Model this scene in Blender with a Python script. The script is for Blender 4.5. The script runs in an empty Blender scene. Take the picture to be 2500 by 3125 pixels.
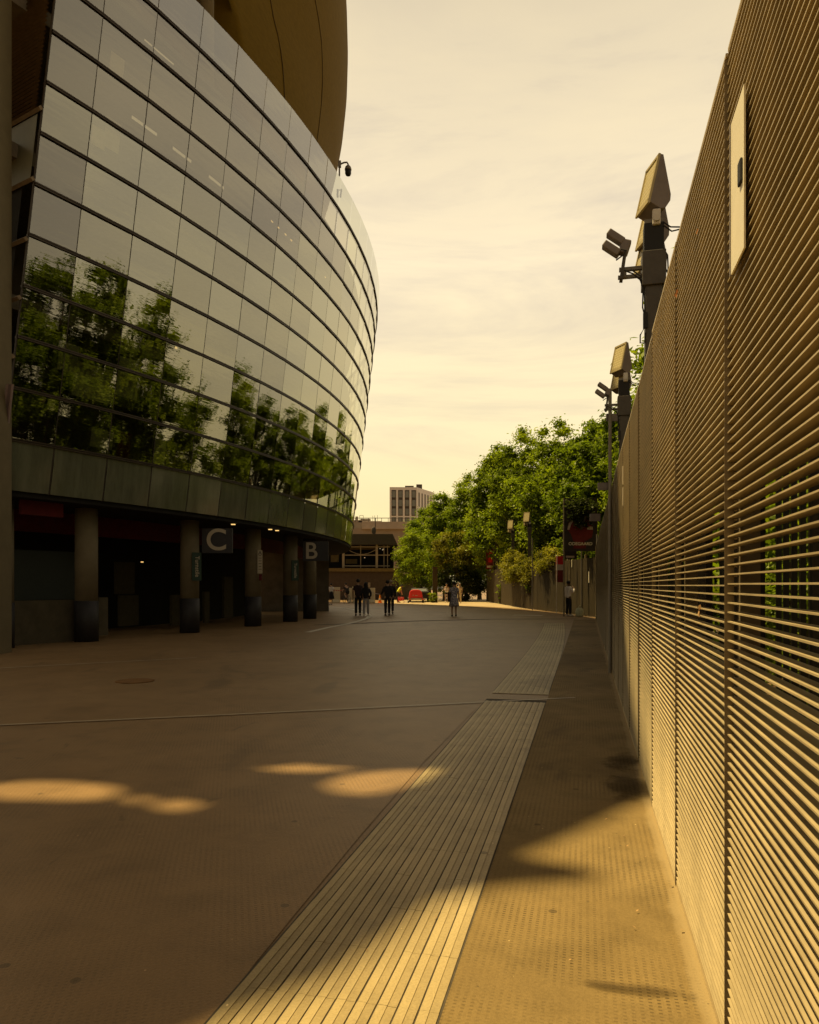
import bpy, bmesh, math, random
import numpy as np
from mathutils import Vector, Matrix
from mathutils.geometry import tessellate_polygon
random.seed(7)
R_ = math.radians
sc = bpy.context.scene
COL = sc.collection
# ------------------------------------------------------------------ camera
F, HZ, CH = 2250.0, 1786.0, 1.55          # focal length and horizon row in photo pixels, eye height
cam = bpy.data.cameras.new("camera"); co = bpy.data.objects.new("camera", cam); COL.objects.link(co)
cam.sensor_fit = 'VERTICAL'; cam.sensor_height = 36.0; cam.lens = 36.0 * F / 3125.0
cam.shift_y = (HZ - 1562.5) / 3125.0
cam.clip_start = 0.05; cam.clip_end = 3000
co.location = (0, 0, CH); co.rotation_euler = (R_(90), 0, 0)
sc.camera = co

def at(x, y, Y):
    """point seen at photo pixel x,y at depth Y"""
    return Vector(((x - 1250) / F * Y, Y, CH - (y - HZ) / F * Y))
def gr(x, y, z=0.0):
    """ground point at photo pixel"""
    Y = F * (CH - z) / (y - HZ)
    return Vector(((x - 1250) / F * Y, Y, z))

# ------------------------------------------------------------------ view
sc.view_settings.view_transform = 'Standard'; sc.view_settings.look = 'None'
sc.view_settings.exposure = 0.42; sc.view_settings.gamma = 1.0
sc.cycles.max_bounces = 8; sc.cycles.transparent_max_bounces = 12
sc.cycles.use_denoising = True
try: sc.cycles.caustics_reflective = False; sc.cycles.caustics_refractive = False
except Exception: pass

# ------------------------------------------------------------------ materials
def mat(name, col, rough=0.8, var=0.15, scale=6.0, metal=0.0, bump=0.0, bscale=40.0, spec=0.3, stretch=None, emit=None, estr=0.0):
    m = bpy.data.materials.new(name); m.use_nodes = True
    nt = m.node_tree; N = nt.nodes; L = nt.links; b = N['Principled BSDF']
    b.inputs['Roughness'].default_value = rough; b.inputs['Metallic'].default_value = metal
    b.inputs['Specular IOR Level'].default_value = spec
    b.inputs['Base Color'].default_value = (*col, 1)
    tc = N.new('ShaderNodeTexCoord'); mp = N.new('ShaderNodeMapping'); L.new(tc.outputs['Object'], mp.inputs['Vector'])
    if stretch: mp.inputs['Scale'].default_value = stretch
    if var > 0:
        n = N.new('ShaderNodeTexNoise'); n.inputs['Scale'].default_value = scale; n.inputs['Detail'].default_value = 6; n.inputs['Roughness'].default_value = .65
        L.new(mp.outputs['Vector'], n.inputs['Vector'])
        r = N.new('ShaderNodeValToRGB'); r.color_ramp.elements[0].position = .3; r.color_ramp.elements[1].position = .7
        r.color_ramp.elements[0].color = (*[c * (1 - var) for c in col], 1); r.color_ramp.elements[1].color = (*[min(1, c * (1 + var)) for c in col], 1)
        L.new(n.outputs['Fac'], r.inputs['Fac']); L.new(r.outputs['Color'], b.inputs['Base Color'])
    if bump > 0:
        n2 = N.new('ShaderNodeTexNoise'); n2.inputs['Scale'].default_value = bscale; n2.inputs['Detail'].default_value = 4
        L.new(mp.outputs['Vector'], n2.inputs['Vector'])
        bp = N.new('ShaderNodeBump'); bp.inputs['Strength'].default_value = bump; bp.inputs['Distance'].default_value = .01
        L.new(n2.outputs['Fac'], bp.inputs['Height']); L.new(bp.outputs['Normal'], b.inputs['Normal'])
    if emit:
        b.inputs['Emission Color'].default_value = (*emit, 1); b.inputs['Emission Strength'].default_value = estr
    return m

def node(nt, t, **kw):
    n = nt.nodes.new(t)
    for k, v in kw.items(): setattr(n, k, v)
    return n
def ramp(nt, fac, stops):
    r = nt.nodes.new('ShaderNodeValToRGB'); e = r.color_ramp.elements
    while len(e) < len(stops): e.new(.5)
    for el, (p, c) in zip(e, stops):
        el.position = p; el.color = (*c, 1) if len(c) == 3 else c
    nt.links.new(fac, r.inputs['Fac']); return r.outputs['Color']
def mth(nt, op, a, b=None, clamp=False):
    n = nt.nodes.new('ShaderNodeMath'); n.operation = op; n.use_clamp = clamp
    for i, v in enumerate((a, b)):
        if v is None: continue
        if isinstance(v, (int, float)): n.inputs[i].default_value = v
        else: nt.links.new(v, n.inputs[i])
    return n.outputs[0]
def mixc(nt, fac, a, b, blend='MIX'):
    n = nt.nodes.new('ShaderNodeMix'); n.data_type = 'RGBA'; n.blend_type = blend
    for s, v in ((0, fac), (6, a), (7, b)):
        if isinstance(v, (int, float)): n.inputs[s].default_value = v
        elif isinstance(v, tuple): n.inputs[s].default_value = (*v, 1) if len(v) == 3 else v
        else: nt.links.new(v, n.inputs[s])
    return n.outputs[2]
def noise(nt, vec, scale, detail=5, rough=.6, dist=0):
    n = nt.nodes.new('ShaderNodeTexNoise'); n.inputs['Scale'].default_value = scale; n.inputs['Detail'].default_value = detail
    n.inputs['Roughness'].default_value = rough; n.inputs['Distortion'].default_value = dist
    nt.links.new(vec, n.inputs['Vector']); return n.outputs['Fac']
def mapping(nt, vec, scale=(1, 1, 1), rot=(0, 0, 0)):
    m = nt.nodes.new('ShaderNodeMapping'); m.inputs['Scale'].default_value = scale; m.inputs['Rotation'].default_value = rot
    nt.links.new(vec, m.inputs['Vector']); return m.outputs['Vector']

def ground_mat(name, base, dark, light, pit=True, dust=False, grime=.5):
    m = bpy.data.materials.new(name); m.use_nodes = True; nt = m.node_tree; b = nt.nodes['Principled BSDF']
    tc = node(nt, 'ShaderNodeTexCoord').outputs['Object']
    big = noise(nt, tc, .35, 5, .6, .3); mid = noise(nt, tc, 2.3, 6, .65, .2); fine = noise(nt, tc, 90, 3, .7)
    c = ramp(nt, big, [(.3, dark), (.52, base), (.75, light)])
    c = mixc(nt, .55, c, ramp(nt, mid, [(.3, (.62,)*3), (.5, (1,)*3), (.72, (1.22, 1.2, 1.16))]), 'MULTIPLY')
    c = mixc(nt, .5, c, ramp(nt, fine, [(.25, (.6,)*3), (.5, (1,)*3), (.8, (1.35,)*3)]), 'MULTIPLY')
    # dark worn blotches and small pale specks
    st = noise(nt, mapping(nt, tc, (1, .45, 1)), 1.1, 7, .62, .6)
    c = mixc(nt, mth(nt, 'MULTIPLY', ramp(nt, st, [(.58, (0,)*3), (.70, (1,)*3)]), grime), c, (.045, .036, .026), 'MIX')
    sp = node(nt, 'ShaderNodeTexVoronoi'); sp.inputs['Scale'].default_value = 7; nt.links.new(tc, sp.inputs['Vector'])
    c = mixc(nt, mth(nt, 'LESS_THAN', sp.outputs['Distance'], .035), c, tuple(min(1, x * 1.9) for x in light))
    for sc_, lo, hi, k_, cc in ((.55, .60, .66, .38, (.05, .036, .02)), (3.2, .66, .72, .45, (.055, .04, .022))):
        w_ = noise(nt, mapping(nt, tc, (1.0, .5, 1)), sc_, 5, .55, .8)
        c = mixc(nt, mth(nt, 'MULTIPLY', ramp(nt, w_, [(lo, (0,)*3), (hi, (1,)*3)]), k_), c, cc)
    gum = node(nt, 'ShaderNodeTexVoronoi'); gum.inputs['Scale'].default_value = 2.6; nt.links.new(tc, gum.inputs['Vector'])
    c = mixc(nt, mth(nt, 'MULTIPLY', mth(nt, 'LESS_THAN', gum.outputs['Distance'], .055), .55), c, (.05, .038, .024))
    hgt = fine
    if pit:   # rows of small pressed dashes, along the strip direction
        v = mapping(nt, tc, (1, 1, 1)) if dust else mapping(nt, tc, (1, 1, 1), (0, 0, R_(-13.42)))
        sx = node(nt, 'ShaderNodeSeparateXYZ'); nt.links.new(v, sx.inputs[0])
        fx = mth(nt, 'FRACT', mth(nt, 'MULTIPLY', sx.outputs['X'], 1 / .032)); fy = mth(nt, 'FRACT', mth(nt, 'MULTIPLY', sx.outputs['Y'], 1 / .022))
        d = mth(nt, 'MULTIPLY', mth(nt, 'LESS_THAN', fx, .42), mth(nt, 'LESS_THAN', fy, .38))
        wear = ramp(nt, noise(nt, tc, 1.6, 4, .6), [(.38, (.05,)*3), (.62, (1,)*3)])
        d = mth(nt, 'MULTIPLY', d, wear)
        c = mixc(nt, mth(nt, 'MULTIPLY', d, .66 if dust else .42), c, (.03, .024, .016))
        hgt = mth(nt, 'SUBTRACT', fine, mth(nt, 'MULTIPLY', d, .8))
    if dust:  # blown sand gathered along the foot of the fence (local x runs towards the fence)
        sx2 = node(nt, 'ShaderNodeSeparateXYZ'); nt.links.new(tc, sx2.inputs[0])
        w = mth(nt, 'ADD', mth(nt, 'ADD', sx2.outputs['X'], 1.0), mth(nt, 'MULTIPLY', mth(nt, 'SUBTRACT', noise(nt, mapping(nt, tc, (1, .7, 1)), 3.0, 6, .7), .5), .12))
        k = ramp(nt, w, [(.935, (0,)*3), (.96, (.55,)*3), (.985, (.8,)*3)])
        c = mixc(nt, k, c, (.34, .255, .13))
        k2 = mth(nt, 'GREATER_THAN', noise(nt, tc, 26, 2, .5), .74)
        c = mixc(nt, mth(nt, 'MULTIPLY', k2, .5), c, (.06, .045, .03))
    nt.links.new(c, b.inputs['Base Color'])
    b.inputs['Specular Tint'].default_value = (1, .70, .32, 1); b.inputs['Roughness'].default_value = .5 if not dust else .8; b.inputs['Specular IOR Level'].default_value = .5 if not dust else .25
    bp = node(nt, 'ShaderNodeBump'); bp.inputs['Strength'].default_value = .55; bp.inputs['Distance'].default_value = .006
    nt.links.new(hgt, bp.inputs['Height']); nt.links.new(bp.outputs['Normal'], b.inputs['Normal'])
    return m

def glass_mat(name, tint, base_ref, opaque=None, power=3.2, refl=(.92, .93, .9)):
    m = bpy.data.materials.new(name); m.use_nodes = True; nt = m.node_tree; nt.nodes.clear(); L = nt.links
    out = node(nt, 'ShaderNodeOutputMaterial'); mx = node(nt, 'ShaderNodeMixShader'); gl = node(nt, 'ShaderNodeBsdfGlossy')
    gl.inputs['Roughness'].default_value = .14 if opaque else .012; gl.inputs['Color'].default_value = (*refl, 1)
    if opaque: d = node(nt, 'ShaderNodeBsdfDiffuse'); d.inputs['Color'].default_value = (*opaque, 1)
    else: d = node(nt, 'ShaderNodeBsdfTransparent'); d.inputs['Color'].default_value = (*tint, 1)
    lw = node(nt, 'ShaderNodeLayerWeight'); lw.inputs['Blend'].default_value = .5
    f = mth(nt, 'ADD', mth(nt, 'MULTIPLY', mth(nt, 'POWER', lw.outputs['Facing'], power), 1 - base_ref), base_ref, True)
    tc = node(nt, 'ShaderNodeTexCoord').outputs['Object']
    n1 = noise(nt, mapping(nt, tc, (.45, .45, 3.2)), 1.3, 3, .55)
    bp = node(nt, 'ShaderNodeBump'); bp.inputs['Strength'].default_value = .026; bp.inputs['Distance'].default_value = .12
    L.new(n1, bp.inputs['Height']); L.new(bp.outputs['Normal'], gl.inputs['Normal'])
    if opaque:   # streaky dirt on the painted glass
        c = ramp(nt, noise(nt, mapping(nt, tc, (3, 3, .6)), 1.2, 6, .65), [(.3, tuple(x * .7 for x in opaque)), (.7, tuple(x * 1.4 for x in opaque))])
        L.new(c, d.inputs['Color'])
    L.new(f, mx.inputs[0]); L.new(d.outputs[0], mx.inputs[1]); L.new(gl.outputs[0], mx.inputs[2]); L.new(mx.outputs[0], out.inputs[0])
    return m

def leaf_mat(name, c0, c1, c2):
    m = bpy.data.materials.new(name); m.use_nodes = True; nt = m.node_tree; nt.nodes.clear(); L = nt.links
    out = node(nt, 'ShaderNodeOutputMaterial'); a = node(nt, 'ShaderNodeAttribute', attribute_name='tone')
    c = ramp(nt, a.outputs['Fac'], [(.05, c0), (.5, c1), (.95, c2)])
    d = node(nt, 'ShaderNodeBsdfDiffuse'); t = node(nt, 'ShaderNodeBsdfTranslucent'); g = node(nt, 'ShaderNodeBsdfGlossy')
    g.inputs['Roughness'].default_value = .45; g.inputs['Color'].default_value = (.5, .5, .4, 1)
    L.new(c, d.inputs['Color']); L.new(mixc(nt, 1.0, c, (1.5, 1.5, .6), 'MULTIPLY'), t.inputs['Color'])
    m1 = node(nt, 'ShaderNodeMixShader'); m1.inputs[0].default_value = .45; m2 = node(nt, 'ShaderNodeMixShader'); m2.inputs[0].default_value = .03
    L.new(d.outputs[0], m1.inputs[1]); L.new(t.outputs[0], m1.inputs[2]); L.new(m1.outputs[0], m2.inputs[1]); L.new(g.outputs[0], m2.inputs[2]); L.new(m2.outputs[0], out.inputs[0])
    return m

M = {}
M['asphalt'] = ground_mat('asphalt', (.235, .146, .068), (.190, .117, .053), (.285, .182, .090), True, False, .35)
M['asphalt_light'] = ground_mat('asphalt_light', (.252, .158, .075), (.205, .127, .058), (.305, .197, .099), True, False, .35)
M['paving'] = ground_mat('paving', (.225, .156, .064), (.150, .102, .042), (.300, .218, .100), True, True, .6)
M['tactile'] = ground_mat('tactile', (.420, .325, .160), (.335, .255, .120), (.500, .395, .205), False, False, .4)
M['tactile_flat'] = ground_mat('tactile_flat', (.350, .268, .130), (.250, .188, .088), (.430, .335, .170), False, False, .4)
M['tactile_base'] = mat('tactile_base', (.075, .060, .040), .9, .3, 12)
M['far_sun_tint'] = mat('far_sun_tint', (.40, .30, .165), .85, .15, .6)
M['joint'] = mat('joint', (.05, .042, .033), .9, .3)
M['steel_strip'] = mat('steel_strip', (.40, .32, .21), .5, .25, 3)
M['paint'] = mat('paint', (.62, .56, .44), .7, .3, 9)
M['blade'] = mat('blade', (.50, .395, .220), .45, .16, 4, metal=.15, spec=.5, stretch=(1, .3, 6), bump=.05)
M['blade_under_shade'] = mat('blade_under_shade', (.28, .205, .100), .5, .2, 4, metal=.2, spec=.4, stretch=(1, .3, 6))  # undersides and backs toned darker: shade put into the colour
M['post'] = mat('post', (.19, .145, .08), .6, .2)
M['board'] = mat('board', (.035, .028, .02), .9, .3, 3, stretch=(1, 6, 1))
M['iron'] = mat('iron', (.03, .028, .022), .6, .2)
M['plate'] = mat('plate', (.80, .72, .54), .5, .05, 8)
M['grey_metal'] = mat('grey_metal', (.20, .175, .14), .5, .18, 9, metal=.3)
M['dark_metal'] = mat('dark_metal', (.085, .072, .058), .5, .2, 9, metal=.3)
M['lamp_body'] = mat('lamp_body', (.20, .165, .145), .5, .12, 8, metal=.2)
M['lamp_frame'] = mat('lamp_frame', (.42, .34, .17), .45, .12, 8, metal=.3)
M['white_plastic'] = mat('white_plastic', (.60, .55, .48), .5, .1)
M['black'] = mat('black', (.018, .016, .014), .6, .2)
M['rail'] = mat('rail', (.042, .030, .018), .45, .25, 3, metal=.4)
M['seam'] = mat('seam', (.05, .04, .03), .7, .2)
M['glass'] = glass_mat('glass', (.46, .46, .36), .26, refl=(.93, .91, .80))
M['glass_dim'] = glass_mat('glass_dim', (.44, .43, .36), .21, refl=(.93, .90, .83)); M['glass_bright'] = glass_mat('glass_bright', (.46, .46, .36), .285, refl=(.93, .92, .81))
M['balus'] = glass_mat('balus', (.62, .63, .52), .24)
M['spandrel'] = glass_mat('spandrel', None, .07, (.092, .098, .066), 3.0)
M['louvre'] = mat('louvre', (.17, .125, .075), .7, .2)
M['end_glass'] = mat('end_glass', (.16, .155, .10), .5, .12, 2)
M['inner'] = mat('inner', (.10, .085, .065), .9, .3, 1.5)
M['slab'] = mat('slab', (.16, .14, .11), .9, .2)
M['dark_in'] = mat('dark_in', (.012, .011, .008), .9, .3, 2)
M['concrete'] = mat('concrete', (.175, .145, .09), .85, .12, 3, bump=.15)
M['navy'] = mat('navy', (.026, .023, .023), .6, .2)
M['red_band'] = mat('red_band', (.10, .008, .008), .7, .25, 5)
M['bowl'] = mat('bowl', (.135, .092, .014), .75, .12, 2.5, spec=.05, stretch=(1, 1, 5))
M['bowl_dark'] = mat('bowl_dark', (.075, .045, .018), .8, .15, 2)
M['letter'] = mat('letter', (.42, .36, .27), .6, .05)
M['sign_dark'] = mat('sign_dark', (.032, .030, .033), .6, .15)
M['sign_green'] = mat('sign_green', (.03, .055, .04), .6, .1)
M['warm_light'] = mat('warm_light', (.8, .6, .3), .5, 0, emit=(1, .62, .2), estr=.9)
M['pale_light'] = mat('pale_light', (.8, .7, .5), .5, 0, emit=(1, .82, .5), estr=.28)
M['bark'] = mat('bark', (.075, .055, .035), .95, .35, 8, bump=.6, bscale=12)
M['leaf_a'] = leaf_mat('leaf_a', (.066, .094, .006), (.160, .224, .012), (.270, .335, .018))
M['leaf_b'] = leaf_mat('leaf_b', (.048, .072, .006), (.122, .180, .010), (.215, .285, .016))
M['leaf_c'] = leaf_mat('leaf_c', (.085, .088, .010), (.185, .178, .020), (.30, .28, .035))
M['hedge'] = leaf_mat('hedge', (.014, .020, .005), (.030, .042, .008), (.060, .075, .012))
M['brown_wall'] = mat('brown_wall', (.070, .052, .042), .9, .18, 4)
M['ledge'] = mat('ledge', (.15, .11, .045), .9, .25, 3)
M['roof_dark'] = mat('roof_dark', (.055, .050, .036), .7, .15)
M['pale_wall'] = mat('pale_wall', (.40, .345, .30), .9, .12, .6)
M['pale_wall_b'] = mat('pale_wall_b', (.30, .255, .215), .9, .12, .6)
M['tower_wall'] = mat('tower_wall', (.68, .66, .66), .85, .05, .5)
M['tower_dark'] = mat('tower_dark', (.06, .05, .042), .8, .1)
M['window'] = mat('window', (.16, .17, .16), .15, .2, .4, spec=.6)
M['barrier'] = mat('barrier', (.62, .53, .36), .9, .12, 2)
M['skin'] = mat('skin', (.42, .26, .17), .6, .05); M['skin_dark'] = mat('skin_dark', (.13, .075, .05), .6, .05)
M['cloth_black'] = mat('cloth_black', (.020, .018, .018), .9, .2); M['cloth_maroon'] = mat('cloth_maroon', (.035, .020, .018), .9, .2)
M['cloth_grey'] = mat('cloth_grey', (.33, .31, .31), .9, .15); M['cloth_white'] = mat('cloth_white', (.80, .74, .70), .9, .08)
M['cloth_beige'] = mat('cloth_beige', (.60, .48, .30), .9, .1); M['hivis'] = mat('hivis', (.62, .66, .03), .8, .1)
M['hair_dark'] = mat('hair_dark', (.012, .010, .009), .7, .2); M['hair_grey'] = mat('hair_grey', (.30, .23, .17), .8, .2)
M['shoe_white'] = mat('shoe_white', (.7, .66, .58), .6, .05); M['shoe_dark'] = mat('shoe_dark', (.03, .025, .02), .6, .1)
M['red_paint'] = mat('red_paint', (.62, .022, .015), .4, .06, spec=.5); M['orange'] = mat('orange', (.70, .22, .02), .6, .05)
M['banner_red'] = mat('banner_red', (.55, .02, .02), .8, .15); M['banner_mid'] = mat('banner_mid', (.19, .02, .015), .8, .3, 6); M['banner_pale'] = mat('banner_pale', (.52, .42, .36), .8, .1)
M['banner_deep'] = mat('banner_deep', (.16, .02, .015), .8, .25, 4); M['banner_dark'] = mat('banner_dark', (.040, .030, .022), .8, .25, 3)
M['tyre'] = mat('tyre', (.02, .02, .02), .9, .1)
M['fence_brown'] = mat('fence_brown', (.060, .043, .017), .85, .25, 2, stretch=(6, 6, 1))
M['rust'] = mat('rust', (.30, .10, .02), .9, .2); M['leaf_dry'] = mat('leaf_dry', (.42, .25, .10), .8, .2)
M['bag'] = mat('bag', (.50, .52, .34), .6, .25, 14)
# dress: small pale pattern
def dress_mat():
    m = mat('dress', (.22, .20, .22), .9, 0); nt = m.node_tree; b = nt.nodes['Principled BSDF']
    tc = node(nt, 'ShaderNodeTexCoord').outputs['Object']; v = node(nt, 'ShaderNodeTexVoronoi'); v.inputs['Scale'].default_value = 16; nt.links.new(tc, v.inputs['Vector'])
    nt.links.new(ramp(nt, v.outputs['Distance'], [(.2, (.66, .60, .58)), (.5, (.20, .18, .22))]), b.inputs['Base Color']); return m
M['dress'] = dress_mat()

# ------------------------------------------------------------------ mesh helper
BASE = {}
class MB:
    def __init__(s): s.v = []; s.f = []; s.mi = []; s.cur = 0
    def add(s, vs, fs):
        o = len(s.v); s.v += [tuple(v) for v in vs]; s.f += [tuple(i + o for i in f) for f in fs]; s.mi += [s.cur] * len(fs)
        return s
    def box(s, c, d, rot=None):
        c = Vector(c); h = Vector(d) / 2
        vs = [Vector((sx * h.x, sy * h.y, sz * h.z)) for sz in (-1, 1) for sy in (-1, 1) for sx in (-1, 1)]
        if rot is not None: vs = [rot @ v for v in vs]
        return s.add([c + v for v in vs], [(0, 2, 3, 1), (4, 5, 7, 6), (0, 1, 5, 4), (2, 6, 7, 3), (0, 4, 6, 2), (1, 3, 7, 5)])
    def tube(s, pts, r, n=8, caps=True):
        pts = [Vector(p) for p in pts]; rs = r if isinstance(r, (list, tuple)) else [r] * len(pts)
        rings = []
        for i, p in enumerate(pts):
            t = (pts[min(i + 1, len(pts) - 1)] - pts[max(i - 1, 0)]).normalized()
            up = Vector((0, 0, 1)) if abs(t.z) < .9 else Vector((1, 0, 0))
            a = t.cross(up).normalized(); b = a.cross(t)
            rings.append([p + (a * math.cos(2 * math.pi * k / n) + b * math.sin(2 * math.pi * k / n)) * rs[i] for k in range(n)])
        vs = [v for ring in rings for v in ring]; fs = []
        for i in range(len(pts) - 1):
            for k in range(n): fs.append((i * n + k, i * n + (k + 1) % n, (i + 1) * n + (k + 1) % n, (i + 1) * n + k))
        if caps: fs += [tuple(range(n - 1, -1, -1)), tuple((len(pts) - 1) * n + k for k in range(n))]
        return s.add(vs, fs)
    def prism(s, prof, axis, origin=(0, 0, 0), ex=(1, 0, 0), ey=(0, 0, 1)):
        """2-D profile in ex,ey pushed along the axis vector"""
        o = Vector(origin); ex = Vector(ex); ey = Vector(ey); ax = Vector(axis); n = len(prof)
        a = [o + ex * p[0] + ey * p[1] for p in prof]; vs = a + [v + ax for v in a]
        fs = [tuple(range(n)), tuple(range(2 * n - 1, n - 1, -1))] + [(i, (i + 1) % n, n + (i + 1) % n, n + i) for i in range(n)]
        return s.add(vs, fs)
    def lathe(s, prof, c, n=16, sx=1, sy=1):
        c = Vector(c); vs = []; fs = []
        for r, z in prof:
            for k in range(n): vs.append(c + Vector((r * sx * math.cos(2 * math.pi * k / n), r * sy * math.sin(2 * math.pi * k / n), z)))
        for i in range(len(prof) - 1):
            for k in range(n): fs.append((i * n + k, i * n + (k + 1) % n, (i + 1) * n + (k + 1) % n, (i + 1) * n + k))
        fs += [tuple(range(n - 1, -1, -1)), tuple((len(prof) - 1) * n + k for k in range(n))]
        return s.add(vs, fs)
    def ball(s, c, r, n=12, m=8):
        r = Vector((r, r, r)) if isinstance(r, (int, float)) else Vector(r)
        prof = [(max(.001, math.sin(math.pi * i / m)), -math.cos(math.pi * i / m)) for i in range(m + 1)]
        c = Vector(c); k = MB().lathe(prof, (0, 0, 0), n)
        return s.add([c + Vector((v[0] * r.x, v[1] * r.y, v[2] * r.z)) for v in k.v], k.f)
    def ring(s, c, R, r, axis, n=24, m=6):
        c = Vector(c); ax = Vector(axis).normalized(); a = ax.orthogonal().normalized(); b = ax.cross(a)
        vs = []; fs = []
        for i in range(n):
            d = a * math.cos(2 * math.pi * i / n) + b * math.sin(2 * math.pi * i / n)
            for j in range(m): vs.append(c + d * (R + r * math.cos(2 * math.pi * j / m)) + ax * r * math.sin(2 * math.pi * j / m))
        for i in range(n):
            for j in range(m): fs.append((i * m + j, ((i + 1) % n) * m + j, ((i + 1) % n) * m + (j + 1) % m, i * m + (j + 1) % m))
        return s.add(vs, fs)
    def build(s, name, m, parent=None, smooth=False, base=None, label=None, bevel=0):
        o_ = BASE.get(parent.name, Vector((0, 0, 0))) if parent else (Vector(base) if base else Vector((0, 0, 0)))
        me = bpy.data.meshes.new(name); me.from_pydata([Vector(v) - o_ for v in s.v], [], s.f); me.update()
        bm = bmesh.new(); bm.from_mesh(me); bmesh.ops.recalc_face_normals(bm, faces=bm.faces); bm.to_mesh(me); bm.free()
        for mm in (m if isinstance(m, (list, tuple)) else [m]): me.materials.append(M[mm] if isinstance(mm, str) else mm)
        if len(me.materials) > 1: me.polygons.foreach_set('material_index', s.mi)
        if smooth: me.polygons.foreach_set('use_smooth', [True] * len(me.polygons))
        ob = bpy.data.objects.new(name, me); COL.objects.link(ob)
        if parent: ob.parent = parent; BASE[ob.name] = o_
        else: ob.location = o_; BASE[ob.name] = o_
        if label: ob['label'] = label
        if bevel:
            bv = ob.modifiers.new('bevel', 'BEVEL'); bv.width = bevel; bv.segments = 2; bv.limit_method = 'ANGLE'
        return ob
def thing(name, label, cat, loc=(0, 0, 0), group=None):
    o = bpy.data.objects.new(name, None); COL.objects.link(o); o.location = loc; o.empty_display_size = .2
    BASE[o.name] = Vector(loc); o['label'] = label; o['category'] = cat
    if group: o['group'] = group
    return o
def tag(o, label, cat, group=None):
    o['label'] = label; o['category'] = cat
    if group: o['group'] = group
    return o
def struct(o): o['kind'] = 'structure'; return o
def copy_tree(o, parent=None):
    c = o.copy(); COL.objects.link(c); c.parent = parent; BASE[c.name] = BASE.get(o.name, Vector((0, 0, 0)))
    for ch in list(o.children): copy_tree(ch, c)
    return c
def text_mb(txt, size, origin, ex, ey, depth=.01):
    cu = bpy.data.curves.new('lettering', 'FONT'); cu.body = txt; cu.size = size; cu.align_x = 'CENTER'; cu.align_y = 'CENTER'; cu.extrude = depth / 2; cu.offset = size * .012
    ob = bpy.data.objects.new('lettering', cu); COL.objects.link(ob); bpy.context.view_layer.update()
    me = bpy.data.meshes.new_from_object(ob.evaluated_get(bpy.context.evaluated_depsgraph_get()))
    bpy.data.objects.remove(ob); ex = Vector(ex).normalized(); ey = Vector(ey).normalized(); ez = ex.cross(ey); o = Vector(origin)
    mb = MB(); mb.add([o + ex * v.co.x + ey * v.co.y + ez * v.co.z for v in me.vertices], [tuple(p.vertices) for p in me.polygons])
    bpy.data.meshes.remove(me); return mb

# ------------------------------------------------------------------ wall frame
YAW = math.atan(537 / F); wv = Vector((math.sin(YAW), math.cos(YAW), 0)); rv = Vector((math.cos(YAW), -math.sin(YAW), 0)); VD = .451
def W(u, v, z=0): return wv * u + rv * (v + VD) + Vector((0, 0, z))
def uY(Y): return .1077 + 1.0281 * Y
WROT = Matrix((rv, wv, Vector((0, 0, 1)))).transposed()     # local x -> rv, y -> wv

# ------------------------------------------------------------------ ground
g = MB().add([(-420, -150, 0), (420, -150, 0), (420, 900, 0), (-420, 900, 0)], [(0, 1, 2, 3)]).build('ground', 'asphalt'); struct(g)
pv = MB().add([(-.955, -2, .004), (.30, -2, .004), (.30, 34, .004), (-.955, 34, .004)], [(0, 1, 2, 3)]).build('pavement', 'paving'); struct(pv)
pv.location = rv * VD; pv.rotation_euler = (0, 0, -YAW)
# tactile guidance strip: base sheet and raised ribs with a break at the drain
tb = MB(); tr = MB(); rnd = random.Random(3)
U_DR = 10.12
for u0, u1 in ((-1, U_DR - .30), (U_DR + .42, 30.5)):
    n = int((u1 - u0) / .4)
    for i in range(n):
        a = u0 + (u1 - u0) * i / n; b = u0 + (u1 - u0) * (i + 1) / n
        for half in (0, 1):
            for k in range(5):
                va = -1.75 + half * .395 + k * .079
                hh = .0115 + rnd.uniform(-.0005, .0005); sh = rnd.uniform(-.001, .001)
                ofs = 0 if half == 0 else .0
                bend = lambda u: -.0012 * max(0, u - 14) ** 2
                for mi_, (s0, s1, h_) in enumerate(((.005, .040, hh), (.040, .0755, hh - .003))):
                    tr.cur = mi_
                    p = [(va + s0 + sh, a + .0007), (va + s1 + sh, a + .0007), (va + s1 + sh, b - .0007), (va + s0 + sh, b - .0007)]
                    vs = [W(uu + ofs, vv + bend(uu), zz) for zz in (.005, h_) for vv, uu in p]
                    tr.add(vs, [(4, 5, 6, 7), (0, 1, 5, 4), (1, 2, 6, 5), (2, 3, 7, 6), (3, 0, 4, 7)])
for i in range(40):
    a = -1 + 31.5 * i / 40; b = -1 + 31.5 * (i + 1) / 40
    if abs((a + b) / 2 - U_DR) < .42: continue
    bd = lambda u: -.0012 * max(0, u - 14) ** 2
    tb.add([W(a, -1.76 + bd(a), .0045), W(a, -.955 + bd(a), .0045), W(b, -.955 + bd(b), .0045), W(b, -1.76 + bd(b), .0045)], [(0, 1, 2, 3)])
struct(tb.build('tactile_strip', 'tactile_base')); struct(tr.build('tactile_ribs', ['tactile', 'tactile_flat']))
def strip(name, pts, w, m, z):
    mb = MB(); pts = [Vector((p[0], p[1], z)) for p in pts]; L_ = []
    for i, p in enumerate(pts):
        t = (pts[min(i + 1, len(pts) - 1)] - pts[max(0, i - 1)]).normalized(); nn = Vector((-t.y, t.x, 0)) * w / 2; L_ += [p + nn, p - nn]
    mb.add(L_, [(2 * i, 2 * i + 1, 2 * i + 3, 2 * i + 2) for i in range(len(pts) - 1)])
    return struct(mb.build(name, m))
strip('drain_channel', [gr(-300, 2232), gr(0, 2215), gr(700, 2183), gr(1755, 2131)], .045, 'steel_strip', .0125)
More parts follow.
